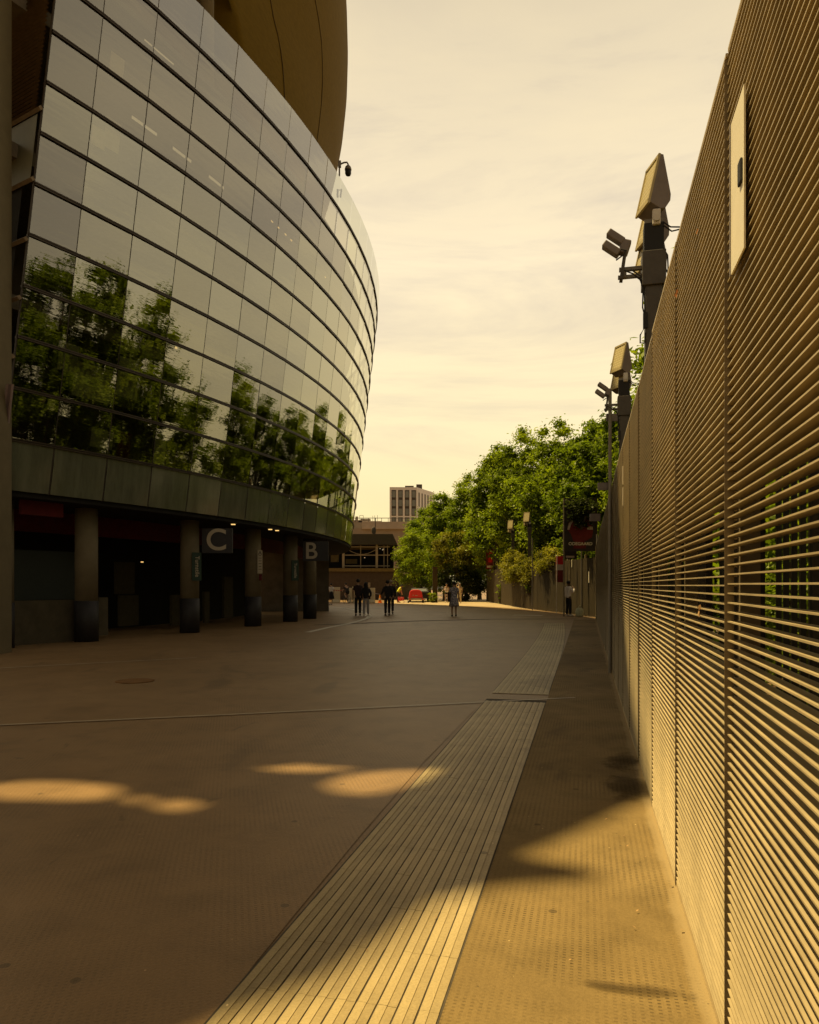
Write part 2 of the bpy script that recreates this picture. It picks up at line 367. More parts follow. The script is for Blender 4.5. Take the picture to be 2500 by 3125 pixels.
strip('expansion_joint', [gr(960, 1908), gr(1110, 1902), gr(1280, 1895), gr(1500, 1890), gr(1760, 1889)], .30, 'joint', .008)
strip('paving_joint', [gr(-200, 2050), gr(0, 2040), gr(600, 2008)], .07, 'steel_strip', .009)
strip('painted_line', [gr(*p) for p in ((940, 1930), (1000, 1916), (1063, 1904), (1104, 1893), (1124, 1886), (1129, 1880), (1120, 1872), (1104, 1866), (1059, 1857), (1010, 1852))], .22, 'paint', .010)
strip('painted_dash', [gr(1568, 1877.5), gr(1656, 1879)], .5, 'paint', .011)
M['drain_rust'] = mat('drain_rust', (.16, .075, .018), .9, .3)
far = MB().add([gr(x, y, .006) for x, y in ((1180, 1842.5), (1330, 1846), (1480, 1851), (1600, 1858), (1660, 1866), (1600, 1857), (1490, 1836), (1480, 1829), (1180, 1829))], [(0, 1, 2, 3, 4, 5, 6, 7, 8)]).build('far_sun_tint', 'far_sun_tint'); struct(far)  # paler sheet cut to the sunlit strip; sunlight put into its colour
def damp_mat():
    m = bpy.data.materials.new('damp'); m.use_nodes = True; nt = m.node_tree; b = nt.nodes['Principled BSDF']; out = nt.nodes['Material Output']
    b.inputs['Base Color'].default_value = (.060, .040, .018, 1); b.inputs['Roughness'].default_value = .9; b.inputs['Specular IOR Level'].default_value = .1
    tc = node(nt, 'ShaderNodeTexCoord').outputs['Object']; uv = node(nt, 'ShaderNodeAttribute', attribute_name='edge').outputs['Fac']
    k = mth(nt, 'ADD', uv, mth(nt, 'MULTIPLY', mth(nt, 'SUBTRACT', noise(nt, tc, 2.6, 7, .68), .5), 1.9))
    f = ramp(nt, k, [(.40, (0,)*3), (.62, (.42,)*3), (1.0, (.58,)*3)])
    mx = node(nt, 'ShaderNodeMixShader'); tr_ = node(nt, 'ShaderNodeBsdfTransparent'); nt.links.new(f, mx.inputs[0]); nt.links.new(tr_.outputs[0], mx.inputs[1]); nt.links.new(b.outputs[0], mx.inputs[2]); nt.links.new(mx.outputs[0], out.inputs[0])
    return m
M['damp'] = damp_mat()
def stain(px, py, rx, ry, z=.0165):
    c = gr(px, py, z); n = 28; vs = [c] + [c + wv * (ry * math.sin(6.2832 * k / n)) + rv * (rx * math.cos(6.2832 * k / n)) for k in range(n)]
    mb = MB(); mb.add(vs, [(0, 1 + k, 1 + (k + 1) % n) for k in range(n)]); o = struct(mb.build('damp_stain', 'damp')); a_ = o.data.attributes.new('edge', 'FLOAT', 'POINT'); a_.data.foreach_set('value', [1.0] + [0.0] * n)
for q in ((1905, 2320, .30, .6), (1920, 2400, .36, .6), (1850, 3005, .40, .07)): stain(*q)
pt = MB().add([gr(x, y, .0042) for x, y in ((-400, 2640), (-100, 2505), (260, 2392), (520, 2292), (780, 2206), (1200, 2178), (1455, 2160), (1290, 2330), (1100, 2550), (900, 2790), (520, 3260), (-400, 3600))], [tuple(range(12))]).build('asphalt_patch', 'asphalt_light'); struct(pt)
mh = MB().lathe([(.30, 0), (.30, .012)], gr(412, 2079), 20, 1, 1); o = tag(mh.build('drain_cover', 'drain_rust'), 'rusty round drain cover set in the dark asphalt on the left', 'drain cover')

# ------------------------------------------------------------------ stadium
SC = Vector((-45.85442, 39.37712)); 
def ang(m_): return -.54781 if m_ == 0 else -.55575 + .03652 * m_
def fp(m_, r, dr=0.0, a=None):
    a = ang(m_) if a is None else a; Rr = 42.7385 + .024021 * r + dr
    return Vector((SC.x + .10932 * r + Rr * math.cos(a), SC.y + .01896 * r + Rr * math.sin(a), 4.96 + 1.18683 * r))
def cp(a, R, z): return Vector((SC.x + R * math.cos(a), SC.y + R * math.sin(a), z))
def ray_ang(px, R):
    t = (px - 1250) / F; A = t * t + 1; B = -2 * (t * SC.x + SC.y); C_ = SC.x ** 2 + SC.y ** 2 - R * R
    Y = (-B - math.sqrt(max(0, B * B - 4 * A * C_))) / 2 / A; return math.atan2(Y - SC.y, t * Y - SC.x)
NM = 26
st = thing('stadium', 'curved stadium stand with leaning mirror glass facade and brown bowl roof above dark gates', 'stadium', (cp(-.3, 42, 0)))
def tilt_pane(mb, m0, m1, r0, r1, jit):
    gp = .012 if r0 >= 0 else .024
    def P(m_, r, e): 
        p = fp(m_, r); q = fp(m_ + (1 if e > 0 else -1), r); return p + (q - p).normalized() * gp
    q = [P(m0, r0 + .01, 1), P(m1, r0 + .01, -1), P(m1, r1 - .01, -1), P(m0, r1 - .01, 1)]
    n = (q[1] - q[0]).cross(q[3] - q[0]).normalized()
    q = [q[0] + n * jit[0], q[1] + n * jit[1], q[2] + n * (jit[1] + jit[2]), q[3] + n * (jit[0] + jit[2])]
    mb.add(q, [(0, 1, 2, 3)])
prnd = random.Random(11); rest = {'glass': MB(), 'glass_dim': MB(), 'glass_bright': MB(), 'balus': MB(), 'spandrel': MB()}
for m_ in range(NM):
    for r in range(-1, 11):
        kind = 'spandrel' if r < 0 else ('balus' if r == 10 else 'glass')
        jit = (prnd.uniform(-.004, .004), prnd.uniform(-.004, .004), prnd.uniform(-.004, .004))
        if kind == 'glass':
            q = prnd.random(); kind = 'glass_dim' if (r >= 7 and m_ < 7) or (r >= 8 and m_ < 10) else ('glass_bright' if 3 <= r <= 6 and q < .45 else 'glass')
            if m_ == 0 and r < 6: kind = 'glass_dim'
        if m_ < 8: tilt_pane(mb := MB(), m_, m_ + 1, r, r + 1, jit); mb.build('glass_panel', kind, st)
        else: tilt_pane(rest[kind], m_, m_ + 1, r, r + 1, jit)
for k, mb in rest.items():
    o = mb.build('glass_panel', k, st); o['kind'] = 'stuff'
for r in range(0, 11):
    mb = MB()
    mlist = list(range(NM + 1)); last = None
    for dr0, dr1, h0, h1 in ((.0, .045, -.040, -.008), (.0, .045, .008, .040), (-.10, .012, -.03, .03)):
        vs = []
        for m_ in mlist:
            p = fp(m_, r)
            nn = Vector((math.cos(ang(m_)), math.sin(ang(m_)), 0))
            vs += [p + nn * dr0 + Vector((0, 0, h0)), p + nn * dr1 + Vector((0, 0, h0)), p + nn * dr1 + Vector((0, 0, h1)), p + nn * dr0 + Vector((0, 0, h1))]
        fs = []
        for i in range(len(mlist) - 1):
            for k in range(4): fs.append((4 * i + k, 4 * i + (k + 1) % 4, 4 * i + 4 + (k + 1) % 4, 4 * i + 4 + k))
        fs += [(0, 1, 2, 3)]
        mb.add(vs, fs)
    mb.build('facade_rail', 'rail', st)
for m_ in range(0, NM + 1):
    mb = MB(); a = ang(m_); t = Vector((-math.sin(a), math.cos(a), 0)) * .012; nn = Vector((math.cos(a), math.sin(a), 0))
    p0, p1 = fp(m_, -1), fp(m_, 10 if m_ else 11)
    mb.add([p0 - t - nn * .06, p0 + t - nn * .06, p0 + t - nn * .006, p0 - t - nn * .006, p1 - t - nn * .06, p1 + t - nn * .06, p1 + t - nn * .006, p1 - t - nn * .006],
           [(0, 1, 5, 4), (1, 2, 6, 5), (2, 3, 7, 6), (3, 0, 4, 7), (0, 3, 2, 1), (4, 5, 6, 7)])
    mb.build('mullion', 'seam', st)
# storeys behind the glass
def ringmesh(mb, a0, a1, n, rz):
    """closed profile (R, z) swept round the stadium centre"""
    vs = []; k = len(rz)
    for i in range(n + 1):
        a = a0 + (a1 - a0) * i / n; vs += [cp(a, R, z) for R, z in rz]
    fs = [(i * k + j, i * k + (j + 1) % k, (i + 1) * k + (j + 1) % k, (i + 1) * k + j) for i in range(n) for j in range(k)]
    fs += [tuple(range(k)), tuple(n * k + j for j in range(k - 1, -1, -1))]
    return mb.add(vs, fs)
A0, A1 = -.55, .42
for z in (5.0, 8.5, 12.06, 15.62):
    ringmesh(MB(), A0, A1, 40, [(35, z - .35), (42.3 + .035 * (z - 5), z - .35), (42.3 + .035 * (z - 5), z), (35, z)]).build('floor_slab', 'slab', st)
ringmesh(MB(), A0, A1, 40, [(38.4, 4), (38.7, 4), (38.7, 18.0), (38.4, 18.0)]).build('inner_wall', 'inner', st)
ringmesh(MB(), A0, A1, 40, [(36, 16.85), (43.1, 16.85), (43.1, 17.0), (36, 17.0)]).build('terrace_deck', 'slab', st)
a0_ = ang(0); din = Vector((-math.cos(a0_), -math.sin(a0_), 0)); tan0 = Vector((math.sin(a0_), -math.cos(a0_), 0)) # inwards and towards the near end
def endp(r, d, out=0.0): return fp(0, r) + din * d + tan0 * out
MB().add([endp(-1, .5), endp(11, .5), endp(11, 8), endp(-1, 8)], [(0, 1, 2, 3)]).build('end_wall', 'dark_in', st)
lv = MB()
for i in range(58):
    r = 6.55 + i * .085; p = endp(r, .12, .06); q_ = endp(r, 3.2, .06); dz = Vector((0, 0, .035)); dn = tan0 * .07
    lv.add([p - dz + dn, q_ - dz + dn, q_ + dz, p + dz, p - dz, q_ - dz], [(0, 1, 2, 3), (0, 4, 5, 1)])
lv.build('louvre', 'louvre', st)
MB().add([endp(5.15, .15, .03), endp(6.4, .15, .03), endp(6.4, 3.0, .03), endp(5.15, 3.0, .03)], [(0, 1, 2, 3)]).build('end_glass', 'end_glass', st)
for r in (6.47, 5.08, 3.9, 2.75, 1.6): lb = MB(); lb.tube([endp(r, 0, .05), endp(r, 3.2, .05)], .06, 4); lb.build('end_beam', 'louvre', st)
def onfac(m_, r, dr): return fp(m_, r, dr, ang(1) + (m_ - 1) * .03652)
def inpane(name, m0, m1, r0, r1, dr, mt):
    MB().add([onfac(m0, r0, dr), onfac(m1, r0, dr), onfac(m1, r1, dr), onfac(m0, r1, dr)], [(0, 1, 2, 3)]).build(name, mt, st)
M['paper'] = mat('paper', (.88, .85, .72), .8, .15, 3)
M['inner_green'] = mat('inner_green', (.34, .38, .20), .8, .2, 3)
for a in ((1.28, 1.55, 8.05, 8.55), (1.33, 1.62, 6.55, 7.2), (1.1, 1.36, 6.45, 6.85)): inpane('notice_board', *a, -.16, 'paper')
for a in ((1.3, 2.05, 1.2, 1.95), (2.15, 2.62, 1.45, 2.35), (1.0, 1.35, 1.65, 2.25), (3.1, 3.45, .1, .85), (1.75, 2.2, .2, .6)): inpane('interior_panel', *a, -.25, 'inner_green')
inpane('red_panel', 2.5, 2.8, .05, .75, -.6, 'red_band')
for a in ((2.02, 2.6, 7.75, 7.82), (3.0, 3.5, 7.72, 7.79), (4.02, 4.5, 7.7, 7.77), (2.1, 2.8, 9.6, 9.64)): inpane('strip_light', *a, -.6, 'pale_light')
for m_ in (6.2, 6.5, 6.85, 7.15): inpane('ceiling_light', m_, m_ + .09, 7.86, 7.9, -.5, 'warm_light')
inpane('ceiling_light', 3.55, 3.62, 3.07, 3.14, -.5, 'warm_light'); inpane('ceiling_light', 9.4, 9.5, 7.9, 7.94, -.5, 'warm_light')
# ground storey: soffit, recess, columns, red band
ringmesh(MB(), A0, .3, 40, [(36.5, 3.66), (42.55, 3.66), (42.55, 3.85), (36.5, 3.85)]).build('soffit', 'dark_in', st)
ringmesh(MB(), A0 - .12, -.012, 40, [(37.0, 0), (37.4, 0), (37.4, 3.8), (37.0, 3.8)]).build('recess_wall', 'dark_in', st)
ea = ray_ang(1004, 41.3)
MB().add([cp(ea, 41.3, 0), cp(ea, 36.5, 0), cp(ea, 36.5, 3.7), cp(ea, 41.3, 3.7), cp(ea + .2, 41.3, 0), cp(ea + .2, 36.5, 0), cp(ea + .2, 36.5, 3.7), cp(ea + .2, 41.3, 3.7)],
         [(0, 1, 2, 3), (0, 3, 7, 4), (4, 5, 6, 7), (1, 2, 6, 5)]).build('end_wall', 'inner', st)
ringmesh(MB(), A0, ea - .01, 40, [(39.8, 3.05), (39.9, 3.05), (39.9, 3.66), (39.8, 3.66)]).build('red_band', 'red_band', st)
ringmesh(MB(), A0 + .02, ang(2) - .02, 8, [(42.0, 3.3), (42.1, 3.3), (42.1, 3.66), (42.0, 3.66)]).build('red_band', 'red_band', st)
colx = (5, 268, 583, 776, 890, 949)
for px in colx:
    a = ray_ang(px, 41.6); a += 0; c = cp(a, 41.55, 0)
    MB().lathe([(.30, 1.12), (.30, 3.67)], c, 24).build('column', 'concrete', st, True)
    MB().lathe([(.315, 0), (.315, 1.12)], c, 24).build('column_base', 'navy', st, True)
# low walls and gates between the columns
def bay(px0, px1, R, z0, z1, mt, name, th=.1):
    a, b = ray_ang(px0, R), ray_ang(px1, R); ringmesh(MB(), a, b, 6, [(R - th, z0), (R, z0), (R, z1), (R - th, z1)]).build(name, mt, st)
M['low_wall'] = mat('low_wall', (.085, .070, .042), .9, .2, 3); M['shutter'] = mat('shutter', (.035, .042, .036), .6, .2, 9, stretch=(12, 12, 1)); M['gate_panel'] = mat('gate_panel', (.05, .04, .018), .8, .2)
bay(25, 236, 41.2, 0, 1.15, 'low_wall', 'low_wall'); bay(302, 330, 41.2, .1, 1.2, 'low_wall', 'low_wall')
bay(25, 236, 40.6, 1.15, 2.5, 'shutter', 'shutter')
bay(355, 412, 38.6, 1.25, 2.35, 'gate_panel', 'gate_panel'); bay(366, 424, 38.7, .15, 1.2, 'gate_panel', 'gate_panel')
bay(525, 552, 39.5, .1, 1.2, 'gate_panel', 'gate_panel'); bay(685, 712, 39.5, .2, 1.9, 'gate_panel', 'gate_panel'); bay(625, 640, 39.5, .1, 1.3, 'gate_panel', 'gate_panel')
bay(985, 1003, 40.8, 0, 3.0, 'low_wall', 'low_wall')
for px, R in ((712, 42.2), (825, 42.3), (846, 42.3)):
    a = ray_ang(px, R); c = cp(a, R, 3.64); MB().box(c, (.13, .10, .03)).build('soffit_light', 'warm_light', st)
a = ray_ang(434, 39); MB().box(cp(a, 39, 2.36), (.08, .05, .03)).build('soffit_light', 'warm_light', st)
# brown bowl roof above
prof = [(38.5, 20), (40.2, 22.5), (41.0, 24.6), (41.47, 26.4), (41.75, 27.3), (41.99, 28.3), (42.22, 29.5), (42.38, 31), (42.42, 32.4), (42.38, 34), (42.24, 35.7), (41.7, 36.6), (40.4, 37.2), (36, 37.6), (30, 37.8), (30, 37), (36, 30), (38, 20)]
aS = ray_ang(742, 42.3)
def bowl_R(z):
    for (r0, z0), (r1, z1) in zip(prof, prof[1:13]):
        if z0 <= z <= z1: return r0 + (r1 - r0) * (z - z0) / (z1 - z0)
    return prof[0][0] if z < prof[0][1] else 36.0
def bowl_hit(x, y, off=0.0):
    R = 41.0
    for _ in range(25):
        a = ray_ang(x, R); Y = SC.y + R * math.sin(a); z = CH + (HZ - y) / F * Y; R = .5 * R + .5 * (bowl_R(z) + off)
    return a, R, z
edge = [(742, 260), (742, 200), (737, 140), (727, 95), (715, 53), (700, 10), (684, -40), (660, -120), (630, -220), (590, -340), (540, -500)]
eh = sorted([bowl_hit(*e)[::2] for e in edge], key=lambda q: q[1])
def start_a(z):
    for (a0, z0), (a1, z1) in zip(eh, eh[1:]):
        if z0 <= z <= z1: return a0 + (a1 - a0) * (z - z0) / (z1 - z0)
    return eh[0][0] if z < eh[0][1] else eh[-1][0]
def bowlmesh(n, pr, sa, a1, dR=0.0):
    vs = []; k = len(pr); mb = MB()
    for i in range(n + 1):
        for R, z in pr: a0 = sa(z); vs.append(cp(a0 + (a1(z) - a0) * (i / n), R + dR, z))
    fs = [(i * k + j, i * k + (j + 1) % k, (i + 1) * k + (j + 1) % k, (i + 1) * k + j) for i in range(n) for j in range(k)]
    return mb.add(vs, fs + [tuple(range(k)), tuple(n * k + j for j in range(k - 1, -1, -1))])
prof2 = []
for (r0, z0), (r1, z1) in zip(prof[:12], prof[1:13]): prof2 += [(r0, z0), ((r0 + r1) / 2, (z0 + z1) / 2)]
prof2 += prof[12:]
bw = bowlmesh(90, prof2, start_a, lambda z: 1.5).build('roof_bowl', 'bowl', st, True)
M['bowl_seam'] = mat('bowl_seam', (.05, .03, .01), .8, .1)
for pts in ([(822, -20), (835, 53), (848, 105), (857, 154), (863, 200), (867, 251), (869, 300), (870, 340)], [(954, -30), (962, 0), (973, 60), (981, 122), (984, 180), (985, 243), (982, 310), (973, 393), (966, 440)]):
    mb = MB(); mb.tube([cp(*bowl_hit(x, y, .012)) for x, y in pts], .016, 5).build('roof_seam', 'bowl_seam', st)
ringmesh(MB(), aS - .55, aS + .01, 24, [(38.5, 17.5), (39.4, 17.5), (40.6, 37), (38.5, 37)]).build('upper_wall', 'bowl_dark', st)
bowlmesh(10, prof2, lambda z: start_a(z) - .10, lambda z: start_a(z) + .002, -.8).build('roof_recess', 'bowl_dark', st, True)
c = at(630, 0, 25.5); MB().lathe([(.26, 17), (.26, 37)], (c.x, c.y, 0), 18).build('roof_column', 'concrete', st, True)
MB().box(at(960, 408, 40.5), (.28, .2, .5)).build('vent_box', 'white_plastic', st)
# unseen sheet added left above the view; outline and holes shaped to cast shade
SUN = Vector((-.325, .108, .94)).normalized(); ZR = 34.5
def up(p): return Vector((p[0], p[1], 0)) + SUN * (ZR / SUN.z)
outl = [(-.95, 2.35), (-.706, 2.60), (-.322, 2.90), (-.073, 3.28), (.128, 3.62), (.45, 3.80), (1.0, 3.90), (.95, 4.03), (.62, 4.22), (1.03, 4.63), (1.485, 5.14), (1.77, 5.42), (2.50, 7.80), (3.12, 9.09), (4.0, 10.32),
        (5.5, 12), (8, 13.5), (9.3, 16), (9.9, 24), (9.9, 32), (9.3, 34.3), (-28, 34.3), (-28, -12), (-5, -12), (-3.2, -1)]
holes = [((-140, 2408), (60, 2382), (200, 2384), (345, 2402), (365, 2424), (330, 2442), (200, 2444), (0, 2438)), ((378, 2434), (420, 2424), (455, 2440), (430, 2456), (390, 2452)),
         ((462, 2452), (520, 2438), (620, 2456), (560, 2478), (480, 2472)),
         ((775, 2345), (900, 2332), (1095, 2348), (960, 2358), (865, 2357)), ((980, 2394), (1035, 2368), (1160, 2352), (1345, 2347), (1270, 2394), (1130, 2428), (1012, 2420))]
loops = [[up(p) for p in outl]] + [[up(gr(*p)[:2]) for p in h_] for h_ in holes]
tri = tessellate_polygon(loops); flat = [v for L_ in loops for v in L_]; nF = len(flat); TH = Vector((0, 0, .12))
mb = MB(); vs = flat + [v + TH for v in flat]; fs = [t for t in tri] + [tuple(i + nF for i in reversed(t)) for t in tri]
o_ = 0
for L_ in loops:
    k = len(L_); fs += [(o_ + i, o_ + (i + 1) % k, nF + o_ + (i + 1) % k, nF + o_ + i) for i in range(k)]; o_ += k
mb.add(vs, fs); mb.build('shade_sheet', 'bowl_dark', st)

# end tower with louvres at the left edge
M['pier'] = mat('pier', (.135, .108, .058), .85, .12, 3, bump=.15)
tw = thing('concrete_pier', 'tall pale concrete pier at the left edge beside the stadium end', 'pier', (-9.7, 16.8, 0))
MB().box((-9.20 - .5, 16.8, 14), (1.0, .5, 28)).build('pier', 'pier', tw)
mb = MB(); p0, p1 = at(6, 1345, 17.0), at(26, 1172, 16.7); mb.add([p0 + Vector((-.06, 0, 0)), p0 + Vector((.07, 0, 0)), p1 + Vector((.07, 0, 0)), p1 + Vector((-.06, 0, 0))], [(0, 1, 2, 3)])
M['pink_strip'] = mat('pink_strip', (.22, .16, .15), .7, .1); mb.prism([(0, 0), (.1, 0), (.1, .05), (0, .05)], p1 - p0, p0, (1, 0, 0), (0, 1, 0)); mb.build('edge_trim', 'pink_strip', tw)

# signs on the gates
def gate_sign(txt, x0, x1, y0, y1, Y, size, label):
    c = at((x0 + x1) / 2, (y0 + y1) / 2, Y); t = thing('gate_sign', label, 'sign', c, 'gate letter signs'); w = (x1 - x0) / F * Y; h = (y1 - y0) / F * Y
    MB().box(c, (w, .12, h)).build('sign_board', 'sign_dark', t); return t, c
t, c = gate_sign('C', 618, 710, 1613, 1688, 23.9, .8, 'dark square gate sign with a big pale letter C')
text_mb('C', .98, c + Vector((-.02, -.066, .0)), (1, 0, 0), (0, 0, 1), .012).build('lettering', 'letter', t)
t, c = gate_sign('B', 925, 1003, 1652, 1712, 31.2, .8, 'dark gate sign with a big pale letter B near the far column')
text_mb('B', .98, c + Vector((-.19, -.066, -.02)), (1, 0, 0), (0, 0, 1), .012).build('lettering', 'letter', t)
def column_sign(px, yb, y0, y1, w, label):
    a = ray_ang(px, 42.0); c0 = cp(a, 41.95, 0); Y = c0.y; z0 = at(0, y1, Y).z; z1 = at(0, y0, Y).z
    c = Vector((c0.x, c0.y, (z0 + z1) / 2)); t = thing('column_sign', label, 'sign', c); d = Vector((-c.x, -c.y, 0)).normalized()
    d = (d + Vector((.35, 0, 0))).normalized(); rgt = Vector((-d.y, d.x, 0)); rot = Matrix((rgt, -d, Vector((0, 0, 1)))).transposed()
    return t, c, d, rgt, rot, z1 - z0
for px, y0, y1, lab in ((604, 1686, 1772, 'dark green upright sign reading Turnstile on the column beside gate C'), (904, 1710, 1772, 'small green upright sign reading Turnstile on the column before gate B')):
    t, c, d, rgt, rot, h = column_sign(px, 0, y0, y1, .25, lab)
    MB().box(c, (.30, .06, h), rot).build('sign_board', 'sign_green', t)
    text_mb('Turnstile', h * .205, c + d * .034 + rgt * .01, (0, 0, -1), rgt, .008).build('lettering', 'letter', t)
t, c, d, rgt, rot, h = column_sign(797, 0, 1679, 1750, .2, 'narrow white accessible entrance notice on the middle column')
MB().box(c, (.19, .04, h), rot).build('sign_board', 'letter', t)
mb = MB().ring(c + d * .024 + Vector((0, 0, h * .33)), .052, .009, d, 18, 5); mb.ball(c + d * .024 + Vector((0, 0, h * .44)), .02); mb.box(c + d * .024 + Vector((0, 0, h * .39)), (.03, .012, .07), rot)
for k in range(5): mb.box(c + d * .022 + Vector((0, 0, h * (.16 - k * .12))), (.12 - .02 * (k % 2), .008, .018), rot)
mb.build('lettering', 'sign_dark', t)
a = ray_ang(799, 42.0); tag(MB().box(cp(a, 41.95, at(0, 1762, cp(a, 41.95, 0).y).z), (.10, .12, .24)).build('call_box', 'red_band', base=cp(a, 41.95, 1.6), bevel=.02), 'small red call point box under the white notice on the column', 'call point')

# security camera on the facade top
c = at(1036, 530, 31.2); t = thing('security_camera', 'grey dome security camera on a bracket at the facade top', 'security camera', c)
MB().tube([c + Vector((0, 0, -.1)), c + Vector((0, 0, .52))], .035, 10).build('mast', 'grey_metal', t)
MB().box(c + Vector((.01, 0, .40)), (.12, .12, .26)).build('bracket', 'grey_metal', t)
MB().tube([c + Vector((.03, 0, .40)), c + Vector((.2, 0, .47)), c + Vector((.32, 0, .48)), c + Vector((.37, 0, .40)), c + Vector((.37, 0, .33))], .035, 8).build('arm', 'grey_metal', t, True)
MB().lathe([(.05, .36), (.12, .28), (.145, .20), (.145, .15)], c + Vector((.37, 0, 0)), 16).build('housing', 'grey_metal', t, True)
MB().lathe([(.04, -.10), (.10, -.07), (.13, 0), (.13, .15)], c + Vector((.37, 0, 0)), 16).build('dome', 'black', t, True)
c = at(1037, 590, 31.0); t = thing('small_floodlight', 'small dark floodlight clamped to the glass below the dome camera', 'floodlight', c)
MB().box(c + Vector((.05, 0, 0)), (.05, .12, .32), Matrix.Rotation(R_(8), 3, 'Y')).build('body', 'dark_metal', t)
MB().box(c + Vector((-.09, 0, 0)), (.07, .12, .30)).build('back_box', 'sign_green', t); MB().tube([c + Vector((-.09, 0, .14)), c + Vector((.05, 0, .14))], .015, 6).build('bracket', 'black', t)

# ------------------------------------------------------------------ louvred wall on the right
PW = 1.3793; U1 = 2.621; WH = 3.32; NB = 105
lw = thing('louvre_fence', 'tall tan metal louvre fence with thin horizontal blades along the walkway', 'fence', W(0, 0))
fb = MB()
for i in range(NB):
    z = .055 + i * (WH - .075) / (NB - 1); th = .0047
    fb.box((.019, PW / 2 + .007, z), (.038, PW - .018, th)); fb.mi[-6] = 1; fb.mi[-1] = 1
fb.box((.03, PW / 2, WH - .005), (.06, PW - .012, .012)); fb.box((.02, PW / 2, .02), (.04, PW - .012, .04))
BASE['__l'] = Vector((0, 0, 0))
for nm in ('blade', 'blade_under_shade'):
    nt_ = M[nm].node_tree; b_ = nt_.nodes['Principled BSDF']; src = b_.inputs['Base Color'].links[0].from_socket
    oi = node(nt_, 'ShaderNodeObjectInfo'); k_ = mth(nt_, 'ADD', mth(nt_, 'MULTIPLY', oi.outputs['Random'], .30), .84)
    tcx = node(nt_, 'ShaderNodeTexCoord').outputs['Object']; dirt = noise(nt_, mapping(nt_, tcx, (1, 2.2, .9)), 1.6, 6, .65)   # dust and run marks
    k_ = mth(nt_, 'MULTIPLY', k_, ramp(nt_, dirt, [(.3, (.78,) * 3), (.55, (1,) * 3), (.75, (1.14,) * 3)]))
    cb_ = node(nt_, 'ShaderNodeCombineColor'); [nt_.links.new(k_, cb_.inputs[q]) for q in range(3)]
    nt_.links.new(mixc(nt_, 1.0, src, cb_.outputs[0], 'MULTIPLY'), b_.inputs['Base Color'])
proto = fb.build('louvre_panel', ['blade', 'blade_under_shade']); proto.rotation_euler = (0, 0, -YAW); proto.parent = lw
pb = MB(); pb.box((.075, .010, WH / 2 - .01), (.06, .045, WH - .03)); pb.box((.012, -.0005, WH / 2 - .01), (.030, .002, WH - .04)); pproto = pb.build('post', 'post'); pproto.rotation_euler = (0, 0, -YAW); pproto.parent = lw
first = True
wr = random.Random(5)
for k in range(-2, 25):
    u = U1 + PW * (k - 1)
    a = proto if first else proto.copy(); b = pproto if first else pproto.copy()
    if not first: COL.objects.link(a); COL.objects.link(b)
    first = False
    a.location = W(u, wr.uniform(0, .005), wr.uniform(-.006, .004)) - W(0, 0); a.rotation_euler = (wr.uniform(-.0012, .0012), 0, -YAW + wr.uniform(-.0015, .0015)); b.location = W(u, 0) - W(0, 0)
# dark board fence with openings behind the louvres
bf = thing('board_fence', 'dark board fence with barred openings glimpsed behind the louvre blades', 'fence', W(0, .30))
for k in range(-2, 25):
    u = U1 + PW * (k - 1); Yc = 2.71 + 1.3416 * (k - 1); uo = uY(Yc) + .21
    mb = MB()
    for (ua, ub, za, zb) in ((uo - PW / 2, uo - .42, 0, 3.1), (uo + .42, uo + PW / 2, 0, 3.1), (uo - .42, uo + .42, 0, .7), (uo - .42, uo + .42, 2.45, 3.1)):
        mb.box(W((ua + ub) / 2, .30, (za + zb) / 2), (.04, ub - ua, zb - za), WROT)
    mb.build('board_panel', 'board', bf)
    mb = MB()
    for j in range(7): mb.box(W(uo - .36 + j * .12, .36, 1.5), (.02, .022, 1.6), WROT)
    mb.build('bars', 'iron', bf)

# plate on the louvres
pc = W(uY(2.21), -.006, 2.755)
t = thing('wall_plate', 'blank white metal plate with a black latch fixed high on the louvre fence', 'plate', pc)
MB().box(pc, (.005, .195, .47), WROT).build('plate', 'plate', t); MB().box(pc + rv * .0 + wv * .103, (.010, .012, .475), WROT).build('edge_strip', 'lamp_body', t)
MB().box(pc - rv * .006 - wv * .062 + Vector((0, 0, .0)), (.008, .042, .07), WROT).build('latch', 'black', t, bevel=.005)
for yy, n in ((1450, 0), (1515, 1)):
    c = W(uY(9.0), -.006, at(0, yy, 9.0).z)
    tag(MB().box(c, (.012, .05, .22), WROT).build('reflector_strip', 'plate', base=c), ('upper' if n == 0 else 'lower') + ' of two slim white strips one above the other far along the louvre fence', 'marker strip')
lr = random.Random(9)
def dry_leaf(px, py, m_, s, lab):
    Y = 1044 / (px - 1787); c = W(uY(Y), -.004, at(px, py, Y).z); mb = MB()
    for k in range(4):
        d = Vector((lr.uniform(-.3, .1), lr.uniform(-1, 1), lr.uniform(-1, 1))).normalized() * s; e = d.cross(Vector((1, .2, .1))).normalized() * s * .35
        mb.add([c, c + d * .5 + e, c + d, c + d * .5 - e], [(0, 1, 2, 3)])
    tag(mb.build('dry_leaf', m_, base=c), lab, 'leaf')
dry_leaf(2130, 705, 'rust', .016, 'rusty dead leaf caught high between the blades'); dry_leaf(2068, 899, 'rust', .026, 'orange dead leaf caught between blades beside the lamp post')
dry_leaf(2136, 1862, 'leaf_dry', .030, 'curled pale dry leaf stuck in the blades near eye level')

